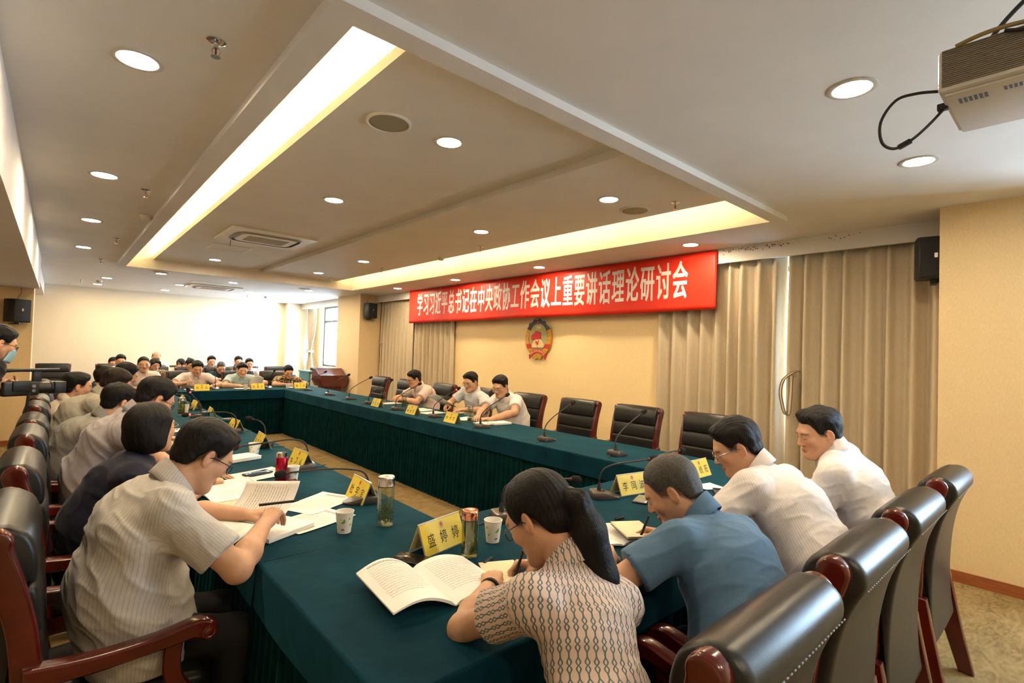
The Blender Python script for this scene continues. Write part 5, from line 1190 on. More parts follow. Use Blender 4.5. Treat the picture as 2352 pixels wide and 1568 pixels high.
def collar_mesh(N, nd, f, r, hgt, name, m, root, org):
    fr = nrm(f-nd*(f@nd)); sd = np.cross(fr, nd); mb = MB()
    def fn(u, v):
        th = math.pi*(.10+1.8*u); ca, sa = math.cos(th), math.sin(th); bk = .5-.5*ca   # 0 at front, 1 at the back
        lean = .25+.75*bk
        pr = [(r*.96, -.012), (r*.95, hgt*.55*lean), (r*.965, hgt*lean), (r*1.03, hgt*1.02*lean), (r*1.13, hgt*.55*lean-.004), (r*1.22+.006*(1-bk), -.010-.018*(1-bk))]
        k = v*(len(pr)-1); i = min(int(k), len(pr)-2); q = k-i; rr, hh = pr[i][0]*(1-q)+pr[i+1][0]*q, pr[i][1]*(1-q)+pr[i+1][1]*q
        p = N+fr*(ca*rr*1.08)+sd*(sa*rr*1.04)+nd*hh-nd*(.030*(1-bk)) - org
        return tuple(p)
    o = mb.grid(fn, 40, 10).build(name, m, root, angle=60)
    va = o.data.attributes.new('cloth', 'FLOAT_VECTOR', 'POINT'); va.data.foreach_set('vector', np.array([((k//11)/40*.42, (k % 11)*.012, 0) for k in range(41*11)], np.float32).ravel())
    o.modifiers.new('thick', 'SOLIDIFY').thickness = .0025
    return o
def glasses(H, B, s, m, root, org, full=True):
    r, f, u = B; L = lambda a, b, c: Vector(H+(r*a+f*b+u*c)*s-org); g = MB()
    for q in (-1, 1):
        g.tube([L(q*.033+.024*math.cos(a), .102-.010*abs(math.cos(a)) if q*math.cos(a) > 0 else .102, -.002+.017*math.sin(a)) for a in [2*PI*k/20 for k in range(21)]], .0016*s, 6, cap=False)
        g.tube([L(q*.057, .093, .006), L(q*.076, .06, .008), L(q*.082, .0, .006), L(q*.080, -.022, -.008)], .0017*s, 6)
    g.tube([L(-.010, .102, .002), L(0, .108, .006), L(.010, .102, .002)], .0016*s, 6)
    o = g.build('glasses', m, root)
    for q in (-1, 1):
        MB().add([L(q*.033+.0235*math.cos(a), .102-(.010*abs(math.cos(a)) if q*math.cos(a) > 0 else 0), -.002+.0165*math.sin(a)) for a in [2*PI*k/16 for k in range(16)]], [tuple(range(16))]).build('lens', M_PANE, o)
    return o
def face_tint(P, H, B, s, hair):
    r, f, u = B; q = (P-H)/s; a, b, c = q@r, q@f, q@u; col = np.ones((len(P), 3)); inh = (np.abs(a) < .11) & (np.abs(b) < .14) & (np.abs(c) < .15)
    def blend(mask, cc):
        m = np.clip(mask, 0, 1)[:, None]*inh[:, None]; col[:] = col*(1-m)+np.array(cc)*m
    sm = lambda v, e0, e1: np.clip((v-e0)/(e1-e0), 0, 1)
    ab = np.abs(a)
    blend(.55*np.exp(-((ab-.05)/.018)**2-((c+.025)/.02)**2)*(b > .02), (.98, .80, .74))
    blend(.9*(b > .06)*sm(1-(a/.024)**2-((c+.0615)/.0125)**2, 0, .35), (.80, .46, .42))
    br = np.exp(-((c-(.0245-.18*np.abs(ab-.032)))/.0042)**2)*(ab > .013)*(ab < .053)*(b > .035); blend(.85*br, (.10, .08, .07))
    ey = sm(1-((ab-.031)/.0155)**2-((c+.0025)/.0036)**2, 0, .5)*(b > .04); blend(.7*ey, (.16, .10, .08))
    blend(.6*(np.abs(a) < .016)*(np.abs(c+.0375) < .004)*(b > .08), (.45, .28, .22))
    blend(.5*(ab > .076), (1.0, .78, .70))
    if hair != 'bald':
        sc = sm(c-np.interp(b, [-.12, -.05, -.03, .0, .03, .055, .09], [-.07, -.06, -.025, -.010, .0, .060, .082]), -.004, .012); blend(.93*sc*(ab < .0785), (.10, .085, .075))
    else:
        sc = sm(c-np.interp(b, [-.12, -.05, -.03, .0, .02, .021], [-.05, -.045, -.02, .0, .02, .5]), -.006, .012)*(c < .06); blend(.8*sc*(ab < .0785), (.15, .13, .12))
    return col
def person(label, hip, rz, head, az, pitch, Rh, Lh, shirt, hair='short', hairm=None, fem=False, build=1.0, vox=.006, gl=None, hipz=.565, kf=.40, roll=0.0,
           hs=1.0, group=None, collar=True, sleeve=.62, stand=False, poles=None, hump=.035, extra=None, tr=None, seed=1, fold=.006, sh_fwd=.0, nlean=.30, nlen=.058, drop=.060):
    root = thing('person', (hip[0], hip[1], 0), 0, label, 'person', group); org = V3(hip[0], hip[1], 0)
    f = V3(-math.sin(rz), math.cos(rz), 0); R = V3(math.cos(rz), math.sin(rz), 0); Zu = V3(0, 0, 1.)
    Hc = V3(*head); B = head_basis(az, pitch, roll); hr, hf, hu = B; w = (.90 if fem else 1.0); bw = build*w
    P0 = V3(hip[0], hip[1], hipz); nb = Hc-hf*.028*hs-hu*.078*hs
    sd = nrm(nb-P0); N = nb-nrm(sd*.55+Zu*.15+hu*.35+f*nlean)*nlen*hs
    ln = np.linalg.norm(N-P0); M1 = P0+(N-P0)*.38-f*(hump+.02)+Zu*.01; C = P0+(N-P0)*.74-f*hump; sp = nrm(N-C)
    lat = nrm(R-sp*(R@sp)); sw = .172*w*(.96+.04*build)
    S = {q: N-sp*drop+lat*(q*sw)+f*sh_fwd for q in (1, -1)}
    l1, l2 = (.285, .245) if not fem else (.262, .228)
    arms = {}
    for q, hd in ((1, Rh), (-1, Lh)):
        T = V3(*hd['p']) if hd else P0+f*.28+R*(q*.10)+Zu*.06
        pole = V3(*hd['pole']) if hd and 'pole' in hd else (lat*q*.8-Zu*.7-f*.15)
        E_, T = ik(S[q], T, l1, l2, pole); arms[q] = (E_, T, hd or {})
    body = []; tips = {}
    JOINTS.append((label[:28], Hc, N, {q: (S[q], arms[q][0], arms[q][1]) for q in arms}, P0))
    # torso core, neck, head
    cs = min(1.0, bw); body += [rc(P0, M1, .092*cs, .092*cs, .04, R, 1.2), rc(M1, C, .088*cs, .090*cs, .04, R, 1.25), rc(C, N-sp*.05, .082*cs, .045, .04, R, 1.25)]
    body.append(rc(N-sp*.03, nb+hu*.015*hs, .066*(.78 if fem else 1.0)*(.9+.1*build), .060*(.78 if fem else 1.0)*hs, .04))
    body += head_prims(Hc, B, hs, fem)
    ar = (.044 if not fem else .038)*(.85+.15*build)
    for q in (1, -1):
        E_, T, hd = arms[q]; body += [rc(N-sp*.052, S[q], .045, .045, .03), rc(S[q], E_, ar*1.08, ar*.93, .02), rc(E_, E_+(T-E_)*.35, ar*.95, ar*.98, .02), rc(E_+(T-E_)*.35, T, ar*.98, ar*.62, .02)]
        d = V3(*hd['d']) if 'd' in hd else nrm(T-E_); n = V3(*hd['n']) if 'n' in hd else -Zu
        hp, tp, tt, fr = hand_prims(T, nrm(d), n, q, hd.get('pose', 'rest'), (.98 if not fem else .9)*hs); body += hp; tips[q] = (tp, tt, fr, T)
    P, Q = surf(body, vox); P = relax(P, Q, 1, .25)
    o = qmesh('body', P, Q, M_SKIN, root, org, face_tint(P, Hc, B, hs, hair))
    # shirt
    u_ = .0; sh = [rc(P0-Zu*.05, P0+(M1-P0)*.5, .128*bw, .128*bw, .05, R, 1.32), rc(P0, M1, .128*bw, .124*bw, .05, R, 1.32), rc(M1, C, .122*bw, .124*bw, .05, R, 1.38), rc(C, N-sp*.045, .118*bw, .070, .05, R, 1.42)]
    cut0 = [(P0-Zu*.075, -Zu)]
    for p_ in sh[:2]: p_['cut'] = cut0
    for q in (1, -1):
        E_, T, hd = arms[q]; ax = nrm(E_-S[q]); L1 = np.linalg.norm(E_-S[q])
        sh += [rc(N-sp*.045, S[q], .056*w, .064*w, .045), rc(N-sp*.012, S[q]-lat*(q*.05), .040*w, .045*w, .05)]
        if sleeve <= 1.0:
            hem = S[q]+ax*(L1*sleeve); sh.append(rc(S[q], S[q]+ax*(L1*(sleeve+.12)), .064*w*(.9+.1*build), .070*w*(.9+.1*build), .035, cut=[(hem, ax)]))
        else:
            sh.append(rc(S[q], E_, .062*w, .054*w, .03)); cf = T-nrm(T-E_)*.015; sh.append(rc(E_, T, .054*w, .040*w, .02, cut=[(cf, nrm(T-E_))]))
    if collar: nd = nrm(nrm(nb-N)+hu*.25); collar_mesh(N+nd*.026, nd, nrm(f+hf), .068*(.86 if fem else 1.0)*(.93+.07*build), .054, 'collar', shirt, root, org)
    P, Q = surf(sh, vox*1.15 if vox > .0055 else vox*1.25); Nn = vnormals(P, Q); rel = P-P0; a, b, c = rel@lat, rel@sp, rel@f
    q3 = np.stack([a*6+b*3, b*15, c*6-b*4], 1); r1 = 1-np.abs(2*vnoise(q3, seed)-1); q4 = np.stack([a*13, b*26+a*9, c*13], 1); r2_ = 1-np.abs(2*vnoise(q4, seed+5)-1)
    q5 = np.stack([a*5, b*5, c*5], 1); big = vnoise(q5, seed+9)-.5
    P = P+Nn*((r1**3)*fold*1.3+(r2_**4)*fold*.6+big*fold*2.2-fold*.4)[:, None]; P = relax(P, Q, 1, .3)
    so_ = qmesh('shirt', P, Q, shirt, root, org)
    sN = nrm(N-P0); l2_ = nrm(R-sN*(R@sN)); fp = np.cross(sN, l2_); cu = np.stack([np.arctan2(rel@l2_, -(rel@fp-.07))*.20, rel@sN, np.zeros(len(P))], 1)
    for q in (1, -1):
        E_, T, hd = arms[q]; ax = nrm(E_-S[q]); rl = P-S[q]; tt = rl@ax; pr_ = rl-tt[:, None]*ax; rad = np.linalg.norm(pr_, axis=1); e1 = nrm(np.cross(ax, f)); e2 = np.cross(ax, e1)
        mk = (tt > .02) & (rad < .105) & ((rl@lat)*q > -.02); cu[mk] = np.stack([np.arctan2(pr_[mk]@e1, pr_[mk]@e2)*.07, -tt[mk], np.zeros(mk.sum())], 1)
    va = so_.data.attributes.new('cloth', 'FLOAT_VECTOR', 'POINT'); va.data.foreach_set('vector', cu.astype(np.float32).ravel())
    # trousers and shoes
    t = []; kz = .50
    for q in (1, -1):
        if stand:
            h0 = P0+R*(q*.085)-Zu*.02; kn = V3(h0[0]+f[0]*.02, h0[1]+f[1]*.02, .46); an = V3(h0[0], h0[1], .09)
        else:
            h0 = P0+R*(q*.085)-Zu*.012; kn = P0+f*kf+R*(q*.11); kn[2] = kz; an = kn+f*(.05 if kf > .3 else -.04); an[2] = .10
        t += [rc(P0-Zu*.02, h0, .115*bw, .092, .04), rc(h0, kn, .080 if not stand else .085, .062, .03), rc(kn, an, .062, .052, .03)]
        so = MB().prism([tuple(p) for p in smooth_pts([(-.055, 0), (-.06, .05), (-.03, .09), (.05, .078), (.13, .045), (.185, .03), (.195, .0)], 3)], 'x', [(-.042, .02), (-.03, 0), (.03, 0), (.042, .02)])
        s_ob = so.build('shoe', M_SHOE, root); s_ob.location = tuple(V3(an[0], an[1], 0)-org); s_ob.rotation_euler = (0, 0, rz)
    P, Q = surf(t, .013); qmesh('trousers', P, Q, tr or M_TROU, root, org)
    # hair
    P, Q = hair_mesh(hs, hair, seed, min(vox, .006)*.85, extra, B); P = Hc+(P[:, :1]*hr+P[:, 1:2]*hf+P[:, 2:3]*hu)*hs
    qmesh('hair', P, Q, hairm or M_HAIR, root, org)
    if extra == 'pony':
        MB().lathe([(.020, -.010), (.026, 0), (.020, .010)], tuple(Hc+(hr*.006-hf*.125+hu*.006)*hs-org), 14, M=Matrix.Rotation(1.1, 3, 'X')).build('hair_tie', M_BLACK, root)
    if gl: glasses(Hc, B, hs, gl, root, org)
    return root, tips, org
# ------------------------------------------------------------------ the people
def shirt_mat(name, col, rough=.8, stripe=None, var=.05, vs=60):
    m = mat(name, col, rough, var=var, vscale=vs, bump=.12, bscale=500, spec=.2, sheen=.1)
    if stripe:
        nt = m.node_tree; N = nt.nodes; L = nt.links; b = N['Principled BSDF']; tc = N.new('ShaderNodeAttribute'); tc.attribute_name = 'cloth'
        wv = N.new('ShaderNodeTexWave'); wv.inputs['Scale'].default_value = stripe[0]; wv.bands_direction = 'X'; L.new(tc.outputs['Vector'], wv.inputs['Vector'])
        old = b.inputs['Base Color'].links[0].from_socket; mx = N.new('ShaderNodeMix'); mx.data_type = 'RGBA'; mx.blend_type = 'MULTIPLY'
        rp = N.new('ShaderNodeMapRange'); rp.inputs['From Min'].default_value = .78; rp.inputs['From Max'].default_value = .95; L.new(wv.outputs['Fac'], rp.inputs['Value'])
        L.new(rp.outputs[0], mx.inputs['Factor']); L.new(old, mx.inputs['A']); mx.inputs['B'].default_value = (*stripe[1], 1); L.new(mx.outputs['Result'], b.inputs['Base Color'])
    return m
def chain_mat():
    m = bpy.data.materials.new('chain_print_blouse'); m.use_nodes = True; nt = m.node_tree; N = nt.nodes; L = nt.links; b = N['Principled BSDF']; b.inputs['Roughness'].default_value = .6
    tc = N.new('ShaderNodeAttribute'); tc.attribute_name = 'cloth'; sx = N.new('ShaderNodeSeparateXYZ'); L.new(tc.outputs['Vector'], sx.inputs[0])
    def mth(op, a, b_=None, c=None):
        n = N.new('ShaderNodeMath'); n.operation = op
        for i, v in enumerate((a, b_, c)):
            if v is None: continue
            if isinstance(v, (int, float)): n.inputs[i].default_value = v
            else: L.new(v, n.inputs[i])
        return n.outputs[0]
    v = mth('MULTIPLY', sx.outputs[1], 25.0); u = mth('MULTIPLY', sx.outputs[0], 52.0)
    sv = mth('SINE', mth('MULTIPLY', v, 2*PI)); s2 = mth('SINE', mth('MULTIPLY', v, 4*PI)); am = mth('ADD', mth('MULTIPLY', sv, .17), mth('MULTIPLY', s2, .10))
    def line(sgn, off): return mth('ABSOLUTE', mth('SUBTRACT', mth('FRACT', mth('ADD', mth('ADD', u, off), mth('MULTIPLY', am, sgn))), .5))
    d = mth('MINIMUM', line(1, .0), line(-1, .0))
    mk = mth('LESS_THAN', d, .095); mx = N.new('ShaderNodeMix'); mx.data_type = 'RGBA'; mx.inputs['A'].default_value = (.62, .46, .38, 1); mx.inputs['B'].default_value = (.08, .13, .14, 1)
    L.new(mk, mx.inputs['Factor']); L.new(mx.outputs['Result'], b.inputs['Base Color']); return m
def spot_mat(name, c0, c1, sc=45):
    m = bpy.data.materials.new(name); m.use_nodes = True; nt = m.node_tree; N = nt.nodes; L = nt.links; b = N['Principled BSDF']; b.inputs['Roughness'].default_value = .8
    tc = N.new('ShaderNodeTexCoord'); v = N.new('ShaderNodeTexNoise'); v.inputs['Scale'].default_value = sc; v.inputs['Detail'].default_value = 2; L.new(tc.outputs['Object'], v.inputs['Vector'])
    cr = N.new('ShaderNodeValToRGB'); cr.color_ramp.elements[0].position = .46; cr.color_ramp.elements[0].color = (*c0, 1); cr.color_ramp.elements[1].position = .54; cr.color_ramp.elements[1].color = (*c1, 1)
    L.new(v.outputs['Fac'], cr.inputs[0]); L.new(cr.outputs[0], b.inputs['Base Color']); return m
WHITE_S = shirt_mat('white_shirt', (.74, .70, .70)); STRIPE_S = shirt_mat('striped_white_shirt', (.70, .65, .64), stripe=(42, (.80, .79, .82), 'X'))
GREYST_S = shirt_mat('grey_striped_shirt', (.52, .49, .46), stripe=(36, (.80, .80, .82), 'Y')); NAVY_S = shirt_mat('navy_top', (.012, .013, .028)); LAV_S = shirt_mat('lavender_grey_shirt', (.40, .37, .40))
GREY_S = shirt_mat('grey_shirt', (.27, .255, .235)); OLIVE_S = shirt_mat('pale_olive_shirt', (.34, .31, .25)); CREAM_S = shirt_mat('cream_shirt', (.74, .66, .54)); BLACK_S = shirt_mat('black_top', (.010, .010, .011)); BLUE_S = shirt_mat('blue_polo', (.085, .165, .275))
PINK_S = shirt_mat('pale_pink_shirt', (.70, .57, .53)); PALEB_S = shirt_mat('pale_blue_shirt', (.62, .64, .68)); TEAL_S = shirt_mat('pale_teal_shirt', (.42, .52, .52)); DTEAL_S = shirt_mat('dark_teal_shirt', (.015, .035, .045)); ROYAL_S = shirt_mat('royal_blue_shirt', (.02, .035, .20))
CHAIN_S = chain_mat(); LEO_S = spot_mat('leopard_print_top', (.02, .012, .01), (.50, .33, .17)); FLOR_S = spot_mat('dark_floral_blouse', (.03, .022, .018), (.36, .24, .14), 60)
H90 = PI/2
def hand(x, y, z=.80, d=None, n=(0, 0, -1), pose='rest', pole=None):
    h = dict(p=(x, y, z), n=n, pose=pose)
    if d is not None: h['d'] = d
    if pole is not None: h['pole'] = pole
    return h
HELD = {}
# near row, seen from behind
HELD['N1'] = person('woman with a long black ponytail and chain-print blouse writing at the near table', (.86, .70), .15, (1.045, 1.035, 1.055), .25, .62, hand(1.27, 1.245, .805, (-.78, .62, -.05), (-.55, .1, -.8), 'pen', (.9, -.5, -.3)),
    hand(1.03, 1.225, .800, (.7, .72, 0), (.1, 0, -1), 'fist', (-.9, .1, -.45)), CHAIN_S, 'long', fem=True, build=.86, vox=.0045, gl=M_GLF, kf=.24, extra='pony', seed=3, hump=.05, sleeve=.54, fold=.005, nlen=.085, nlean=.0, drop=.085)
HELD['N2'] = person('man with cropped greying hair in a blue polo shirt writing at the near table', (1.60, .69), 0, (1.665, .985, 1.045), .45, .60, hand(1.845, 1.10, .815, (-.35, .92, -.1), (-.75, .0, -.6), 'pen', (.9, -.4, -.3)),
    hand(1.50, 1.13, .800, (.62, .78, 0), (.15, 0, -1), 'fist', (-1, -.05, -.35)), BLUE_S, 'crop', M_HAIRG, build=1.12, vox=.0045, kf=.24, seed=8, hump=.05, sleeve=.60, fold=.004)
HELD['N3'] = person('man with thick dark hair in a striped white shirt bent over his notes', (2.27, .68), 0, (2.275, 1.035, 1.130), .55, .50, hand(2.50, 1.14, .812, (-.5, .85, -.05), (-.7, .0, -.6), 'pen', (.9, -.4, -.3)),
    hand(2.18, 1.14, .80, (.6, .8, 0), (0, 0, -1), 'rest', (-.95, -.2, -.2)), STRIPE_S, 'short', build=1.08, vox=.005, gl=M_GLS, kf=.24, seed=12, hump=.05, sleeve=.66)
HELD['N4'] = person('man in a plain white shirt seen in profile beside the curtain', (2.98, .66), .10, (2.85, .885, 1.165), .80, .28, hand(3.05, 1.12, .80, (-.3, .95, 0), (0, 0, -1), 'rest', (.9, -.3, -.3)),
    hand(2.78, 1.10, .80, (.4, .9, 0), (0, 0, -1), 'rest', (-.35, -.3, -.9)), WHITE_S, 'short', nlen=.03, build=1.05, vox=.005, kf=.26, seed=15, hump=.03, sleeve=.66)
# left row, facing right
HELD['P1'] = person('man with glasses in a pale striped shirt turning a page, nearest on the left', (.25, 2.11), -H90, (.420, 2.165, 1.105), -1.42, .62, hand(.605, 2.045, .850, (.62, .72, .32), (.55, .55, -.55), 'hold', (-.1, -.9, -.6)),
    hand(.62, 2.38, .80, (.9, -.2, 0), (0, 0, -1), 'rest', (-.2, .9, -.3)), GREYST_S, 'short', build=1.16, vox=.0045, gl=M_GLF, kf=.26, seed=21, hump=.06, sleeve=.74, fold=.008)
HELD['P2'] = person('woman with a black bob in a navy top lifting her face, second on the left', (.14, 2.95), -H90, (.35, 2.94, 1.105), -.95, -.08, hand(.60, 3.03, .80, (.95, .2, 0), (0, 0, -1), 'fist', (-.2, -.9, -.3)),
    hand(.62, 3.2, .80, (.9, -.2, 0), (0, 0, -1), 'rest', (-.2, .9, -.3)), NAVY_S, 'bob', fem=True, vox=.0055, gl=M_GLS, kf=.28, seed=24, hump=.03, collar=False, sleeve=.7)
HELD['P3'] = person('man with thick black hair in a lavender grey shirt, third on the left', (.19, 3.80), -H90, (.455, 3.72, 1.175), -1.35, .55, hand(.66, 3.62, .80, (.95, .2, 0), (0, 0, -1), 'rest', (-.2, -.9, -.3)),
    hand(.66, 3.95, .80, (.9, -.2, 0), (0, 0, -1), 'rest', (-.2, .9, -.3)), LAV_S, 'short', build=1.05, vox=.006, gl=M_GLF, kf=.28, seed=27, hump=.06, fold=.008)
HELD['P4'] = person('man with glasses in a grey shirt hunched forward, fourth on the left', (.10, 4.46), -H90, (.335, 4.40, 1.095), -1.2, .35, hand(.6, 4.3, .80, (.95, .2, 0), (0, 0, -1), 'rest', (-.2, -.9, -.3)),
    hand(.6, 4.62, .80, (.9, -.2, 0), (0, 0, -1), 'rest', (-.2, .9, -.3)), GREY_S, 'short', build=1.1, vox=.006, gl=M_GLF, kf=.3, seed=30, hump=.07)
HELD['P5'] = person('man with brownish hair in a pale olive shirt hunched over, fifth on the left', (.10, 5.30), -H90, (.375, 5.30, 1.16), -1.35, .5, hand(.62, 5.15, .80, (.95, .2, 0), (0, 0, -1), 'rest', (-.2, -.9, -.3)),
    hand(.62, 5.45, .80, (.9, -.2, 0), (0, 0, -1), 'rest', (-.2, .9, -.3)), OLIVE_S, 'short', M_HAIRB, build=1.12, vox=.007, kf=.3, seed=33, hump=.07)
HELD['P8'] = person('smiling man in a cream white shirt leaning back in the left row', (.04, 6.06), -H90, (.155, 5.96, 1.10), -1.45, .12, None, None, CREAM_S, 'short', build=1.0, vox=.007, kf=.3, seed=36, hump=.02)
HELD['P7'] = person('man with fluffy black hair in dark clothes beyond the cream shirt', (.20, 6.82), -H90, (.55, 6.62, 1.165), -1.3, .4, hand(.75, 6.5, .80, (.95, .2, 0), (0, 0, -1)), hand(.75, 6.85, .80, (.95, .2, 0), (0, 0, -1)), NAVY_S, 'short', vox=.008, kf=.3, seed=39, hump=.05)
HELD['P6'] = person('woman in black with pinned-up hair and a pale clip, far on the left', (.14, 7.55), -H90, (.435, 7.25, 1.105), -1.25, .3, hand(.68, 7.1, .80, (.95, .2, 0), (0, 0, -1)), hand(.68, 7.5, .80, (.95, .2, 0), (0, 0, -1)), BLACK_S, 'updo', M_HAIRB, fem=True, vox=.008, kf=.3, seed=42, collar=False, sleeve=.7)
# emblem wall row, facing left
HELD['R1'] = person('man with glasses in a pale pink shirt leaning on folded hands by the far curtain', (4.10, 6.42), H90, (3.88, 6.47, 1.095), 1.45, .35, hand(3.70, 6.60, .825, (-.8, -.35, .1), (0, -.6, -.8), 'hold', (.1, .9, -.3)), hand(3.72, 6.45, .82, (-.8, .35, .1), (0, .6, -.8), 'hold', (.1, -.95, -.2)), PINK_S, 'short', build=1.1, vox=.0065, gl=M_GLS, kf=.3, seed=45, hump=.05)
HELD['R2'] = person('man with glasses in a pale blue shirt holding papers under the emblem', (4.14, 5.36), H90, (3.95, 5.21, 1.130), 1.75, .28, hand(3.72, 5.32, .83, (-.9, -.2, 0), (0, -.5, -.8), 'hold', (.1, .9, -.3)), hand(3.74, 5.02, .815, (-.9, .1, 0), (0, 0, -1), 'rest', (.1, -.9, -.3)), PALEB_S, 'short', vox=.0065, gl=M_GLS, kf=.3, seed=48, hump=.03)
HELD['R3'] = person('man with glasses in a white shirt resting both forearms on the table', (4.10, 4.52), H90, (3.86, 4.52, 1.125), 1.85, .38, hand(3.55, 4.52, .80, (-.7, -.6, 0), (0, 0, -1), 'rest', (.1, .9, -.3)), hand(3.58, 4.30, .80, (-.85, .5, 0), (0, 0, -1), 'rest', (.2, -.95, -.1)), WHITE_S, 'short', build=1.1, vox=.0065, gl=M_GLS, kf=.3, seed=51, hump=.05)
# far table, facing the viewer
HELD['F1'] = person('man in a cream shirt with receding hair facing the viewer at the far table', (1.05, 10.33), PI, (1.065, 10.15, 1.150), PI, .12, hand(.9, 9.95, .80, (.3, -.9, 0)), hand(1.2, 9.95, .80, (-.3, -.9, 0)), PINK_S, 'thin', build=1.05, vox=.0075, kf=.3, seed=54, hump=.02, hs=1.03)
HELD['F2'] = person('young man in a pale pink shirt writing with a raised pen at the far table', (1.80, 10.33), PI, (1.80, 10.05, 1.095), PI, .40, hand(1.62, 9.88, .86, (.1, -.8, .3), (.7, 0, -.7), 'pen', (-.9, .2, -.3)), hand(1.98, 9.86, .80, (-.8, -.3, 0), (0, 0, -1), 'rest', (.95, .2, -.2)), PINK_S, 'short', build=1.08, vox=.0075, kf=.3, seed=57)
HELD['F3'] = person('man in a pale teal shirt leafing through papers at the far table', (2.50, 10.33), PI, (2.50, 10.05, 1.070), PI, .32, hand(2.42, 9.84, .80, (.6, -.6, 0), (0, 0, -1), 'rest', (-.95, .2, -.1)), hand(2.68, 9.86, .83, (-.5, -.7, .2), (-.5, 0, -.7), 'hold', (.95, .2, -.1)), TEAL_S, 'short', build=1.12, vox=.0075, kf=.3, seed=60)
HELD['F4'] = person('woman in a leopard and black top writing at the right end of the far table', (3.30, 10.33), PI, (3.30, 10.06, 1.035), PI, .42, hand(3.22, 9.86, .81, (.5, -.7, 0), (.5, 0, -.8), 'pen', (-.95, .2, -.1)), hand(3.45, 9.86, .80, (-.5, -.7, 0), (0, 0, -1), 'rest', (.95, .2, -.1)), LEO_S, 'long', fem=True, vox=.0075, kf=.3, seed=63, collar=False)
# back rows at the far end
BK = [('B1', 'man with glasses in a pale blue shirt, leftmost of the people against the far wall', (.97, 12.95), (.97, 12.85, 1.12), .2, PALEB_S, 'short', None, False, M_GLF),
      ('B0', 'woman mostly hidden behind the leftmost man by the far wall', (.88, 13.65), (.90, 13.55, 1.05), .2, FLOR_S, 'long', None, True, None),
      ('B2', 'bald man mostly hidden behind the brown haired woman at the back', (1.62, 13.3), (1.60, 13.2, 1.20), .45, PALEB_S, 'bald', None, False, None),
      ('B3', 'woman with brown side-swept hair in a dark floral blouse at the back', (1.47, 12.35), (1.46, 12.2, 1.07), .30, FLOR_S, 'side', M_HAIRB, True, None),
      ('B4', 'woman in cream hiding her bowed face at the back', (1.95, 12.95), (1.98, 12.75, 1.055), .75, CREAM_S, 'long', None, True, None),
      ('B5', 'woman in black with a hair bun behind the writing young man', (2.10, 12.2), (2.03, 12.0, 1.085), .35, BLACK_S, 'bun', None, True, None),
      ('B6', 'man in a royal blue shirt at the back', (2.58, 12.95), (2.56, 12.8, 1.125), .12, ROYAL_S, 'short', None, False, None),
      ('B7', 'grey haired man in a dark teal shirt bowing over the back table', (2.62, 12.22), (2.58, 12.0, 1.03), .5, DTEAL_S, 'crop', M_HAIRG, False, None),
      ('B8', 'man almost hidden behind the moustached man at the back', (3.26, 13.5), (3.24, 13.4, 1.115), .15, BLACK_S, 'short', None, False, None),
      ('B9', 'moustached man in a pale blue shirt with a dark collar, rightmost at the back', (3.30, 12.75), (3.27, 12.6, 1.085), .12, PALEB_S, 'short', None, False, None)]
for nm, lab, hp_, hd_, pt, sm_, hr_, hm_, fe, g_ in BK:
    y = hd_[1]
    kw = {}
    R_h = hand(hp_[0]-.1, hp_[1]-.42, .80, (.3, -.9, 0)); L_h = hand(hp_[0]+.12, hp_[1]-.42, .80, (-.3, -.9, 0))
    if nm == 'B4': R_h = hand(1.93, 12.62, .98, (.1, .2, 1), (0, 1, 0), 'rest', (-.7, -.5, -.6)); L_h = hand(2.03, 12.62, .98, (-.1, .2, 1), (0, 1, 0), 'rest', (.7, -.5, -.6))
    HELD[nm] = person(lab, hp_, PI, hd_, PI+(.3 if nm in ('B5', 'B3') else 0), pt, R_h, L_h, sm_, hr_, hm_, fem=fe, vox=.0095, gl=g_, kf=.3, seed=70+len(nm)+ord(nm[1]), group='people in the back rows', hump=.03, collar=not fe)
# camera operator standing at the left edge
HELD['OP'] = person('camera operator with glasses and a blue face mask at the left picture edge', (-.60, 4.85), -.9, (-.305, 5.03, 1.475), -1.2, .35, hand(-.30, 4.87, 1.17, (.9, .35, .1), (-.3, .5, .6), 'hold', (-.4, -.8, -.5)), hand(-.33, 5.0, 1.235, (.9, .0, -.1), (0, 0, -1), 'rest', (-.3, .8, -.3)), BLACK_S, 'short', vox=.006, gl=M_GLF, hipz=.86, stand=True, seed=90, hump=.04)
r_, tips_, org_ = HELD['OP']; Hc = V3(-.305, 5.03, 1.475); Bb = head_basis(-1.2, .35)
mk = MB().grid(lambda u, v: tuple(Hc+Bb[0]*(.068*math.sin((u-.5)*2.5))+Bb[1]*(.012+.104*math.cos((u-.5)*2.3)-.02*(v-.35)**2)+Bb[2]*(-.012-.095*v)-org_), 14, 8)
o = mk.build('face_mask', mat('blue_mask', (.30, .52, .62), .7), r_, angle=80); o.modifiers.new('thick', 'SOLIDIFY').thickness = .002
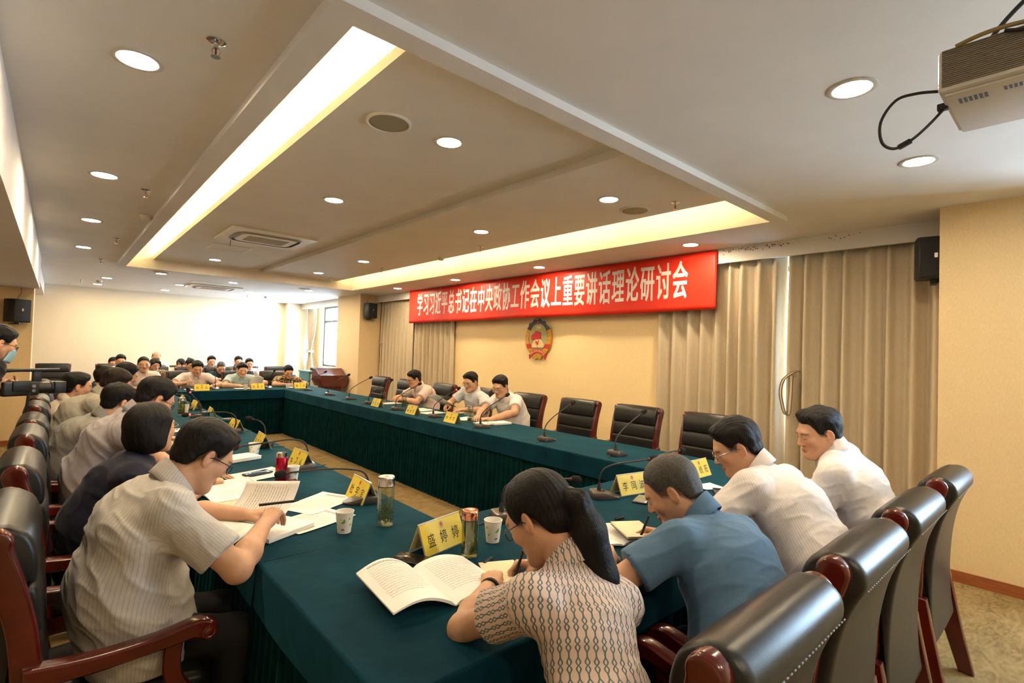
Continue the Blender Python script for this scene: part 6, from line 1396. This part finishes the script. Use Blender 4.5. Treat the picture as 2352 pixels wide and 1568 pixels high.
# ------------------------------------------------------------------ pens in hands, camcorder, back table
def pen_in(k, q, lab, fwd, m=None, L_=.14):
    tp, tt, fr, T = HELD[k][1][q]; g = (tp[0]+tt)/2+fr[2]*.004; d = nrm(V3(*fwd)); pen_at(tuple(g+d*.035), tuple(g-d*(L_-.035)), lab, m)
pen_in('N1', 1, 'black pen held by the ponytail woman', (-.25, .15, -.95)); pen_in('N2', 1, 'black pen with a rose tip held by the blue polo man', (-.45, .1, -.88)); pen_in('N3', 1, 'silver pen held by the striped shirt man', (-.5, .1, -.85), M_CHROME)
pen_at((.735, 2.055, .915), (.618, 2.158, .893), 'black pen held across the hand of the nearest left man'); pen_in('F2', 1, 'white pen raised by the young man at the far table', (.5, -.2, -.8), M_PLAST); pen_in('F4', 1, 'white pen held by the leopard print woman', (.2, -.3, -.9), M_PLAST)
cm = thing('camcorder', (-.17, 4.93, 1.17), -1.15, 'black video camera with top handle held by the operator at the left edge', 'camera')
M_CAM = mat('camera_black', (.015, .015, .016), .4, bump=.05, bscale=200)
MB().rbox((0, -.02, 0), (.10, .20, .10), .012, 3).build('camera_body', M_CAM, cm); MB().lathe([(.042, 0), (.042, .07), (.047, .075), (.047, .10), (.040, .102), (.036, .09), (0, .088)], (0, .08, 0), 22, M=Matrix.Rotation(-PI/2, 3, 'X')).build('lens_barrel', M_CAM, cm)
MB().rbox((0, .20, .0), (.11, .07, .085), .006).build('lens_hood', M_CAM, cm)
MB().tube(smooth_pts([(0, -.12, .05), (0, -.11, .11), (0, -.06, .125), (0, .06, .125), (0, .13, .12)], 5), .012, 10).build('top_handle', M_CAM, cm); MB().rbox((0, .08, .085), (.03, .05, .08), .006).build('handle_post', M_CAM, cm)
MB().tube([(.02, -.2, .128), (.02, .2, .128)], .011, 10).build('shotgun_microphone', M_CAM, cm); MB().rbox((.055, -.02, .02), (.012, .10, .07), .003).build('side_screen', M_CAM, cm)
for k in (-.012, .012): MB().lathe([(.011, 0), (.011, .004), (.007, .004), (.007, .001), (0, .001)], (.0505, .045, k*1.3), 14, M=Matrix.Rotation(PI/2, 3, 'Y')).build('audio_socket', mat('socket_grey', (.25, .25, .26), .35, .5), cm)
MB().tube(smooth_pts([(.05, .02, -.03), (.055, .01, -.12), (.045, .0, -.2), (.05, -.02, -.26)], 5), .010, 6).build('strap', M_CAM, cm)
cl_ = MB().rbox((0, 0, 0), (.05, .012, .02), .004).build('hair_clip', mat('pale_green_clip', (.45, .55, .30), .4), HELD['P6'][0]); cl_.location = tuple(V3(.435-.03, 7.25-.03, 1.105+.105)-HELD['P6'][2]); cl_.rotation_euler = (.3, .2, .4)
wt = HELD['F2'][1][-1]; MB().lathe([(.031, -.008), (.034, -.006), (.034, .006), (.031, .008)], tuple(wt[3]-HELD['F2'][2]+V3(.03, .02, .0)), 16, M=Matrix.Rotation(PI/2, 3, 'Y')).build('wristwatch', M_MICD, HELD['F2'][0])
wb = HELD['N1'][1][-1]; a_ = wb[2]; MB().lathe([(.027, -.005), (.030, 0), (.027, .005)], tuple(wb[3]-HELD['N1'][2]-a_[1]*.015), 18, M=Matrix(((a_[0][0], a_[2][0], a_[1][0]), (a_[0][1], a_[2][1], a_[1][1]), (a_[0][2], a_[2][2], a_[1][2])))).build('black_wristband', M_MICD, HELD['N1'][0])
bt = cloth_table('dark green cloth covered table of the back rows behind the far chairs', .55, 3.65, 11.35, 11.85, 'snwe', 14)
for i, (x, y) in enumerate([(.97, 13.22), (1.47, 12.62), (2.10, 12.47), (2.62, 12.49), (1.95, 13.22), (2.58, 13.22), (3.30, 13.02), (1.62, 13.58)]):
    place_chair(x, y, PI, 'black leather chair in the back rows under the '+['leftmost man with glasses', 'woman in the floral blouse', 'woman with the hair bun', 'grey haired man', 'woman in cream hiding her face', 'man in royal blue', 'moustached man', 'bald man'][i], 'chairs of the back rows')
place_chair(3.95, 12.9, PI, 'empty black chair in the back rows beside the blue storage box', 'chairs of the back rows')
place_chair(.90, 13.95, PI, 'black leather chair against the far wall behind the leftmost man', 'chairs of the back rows')
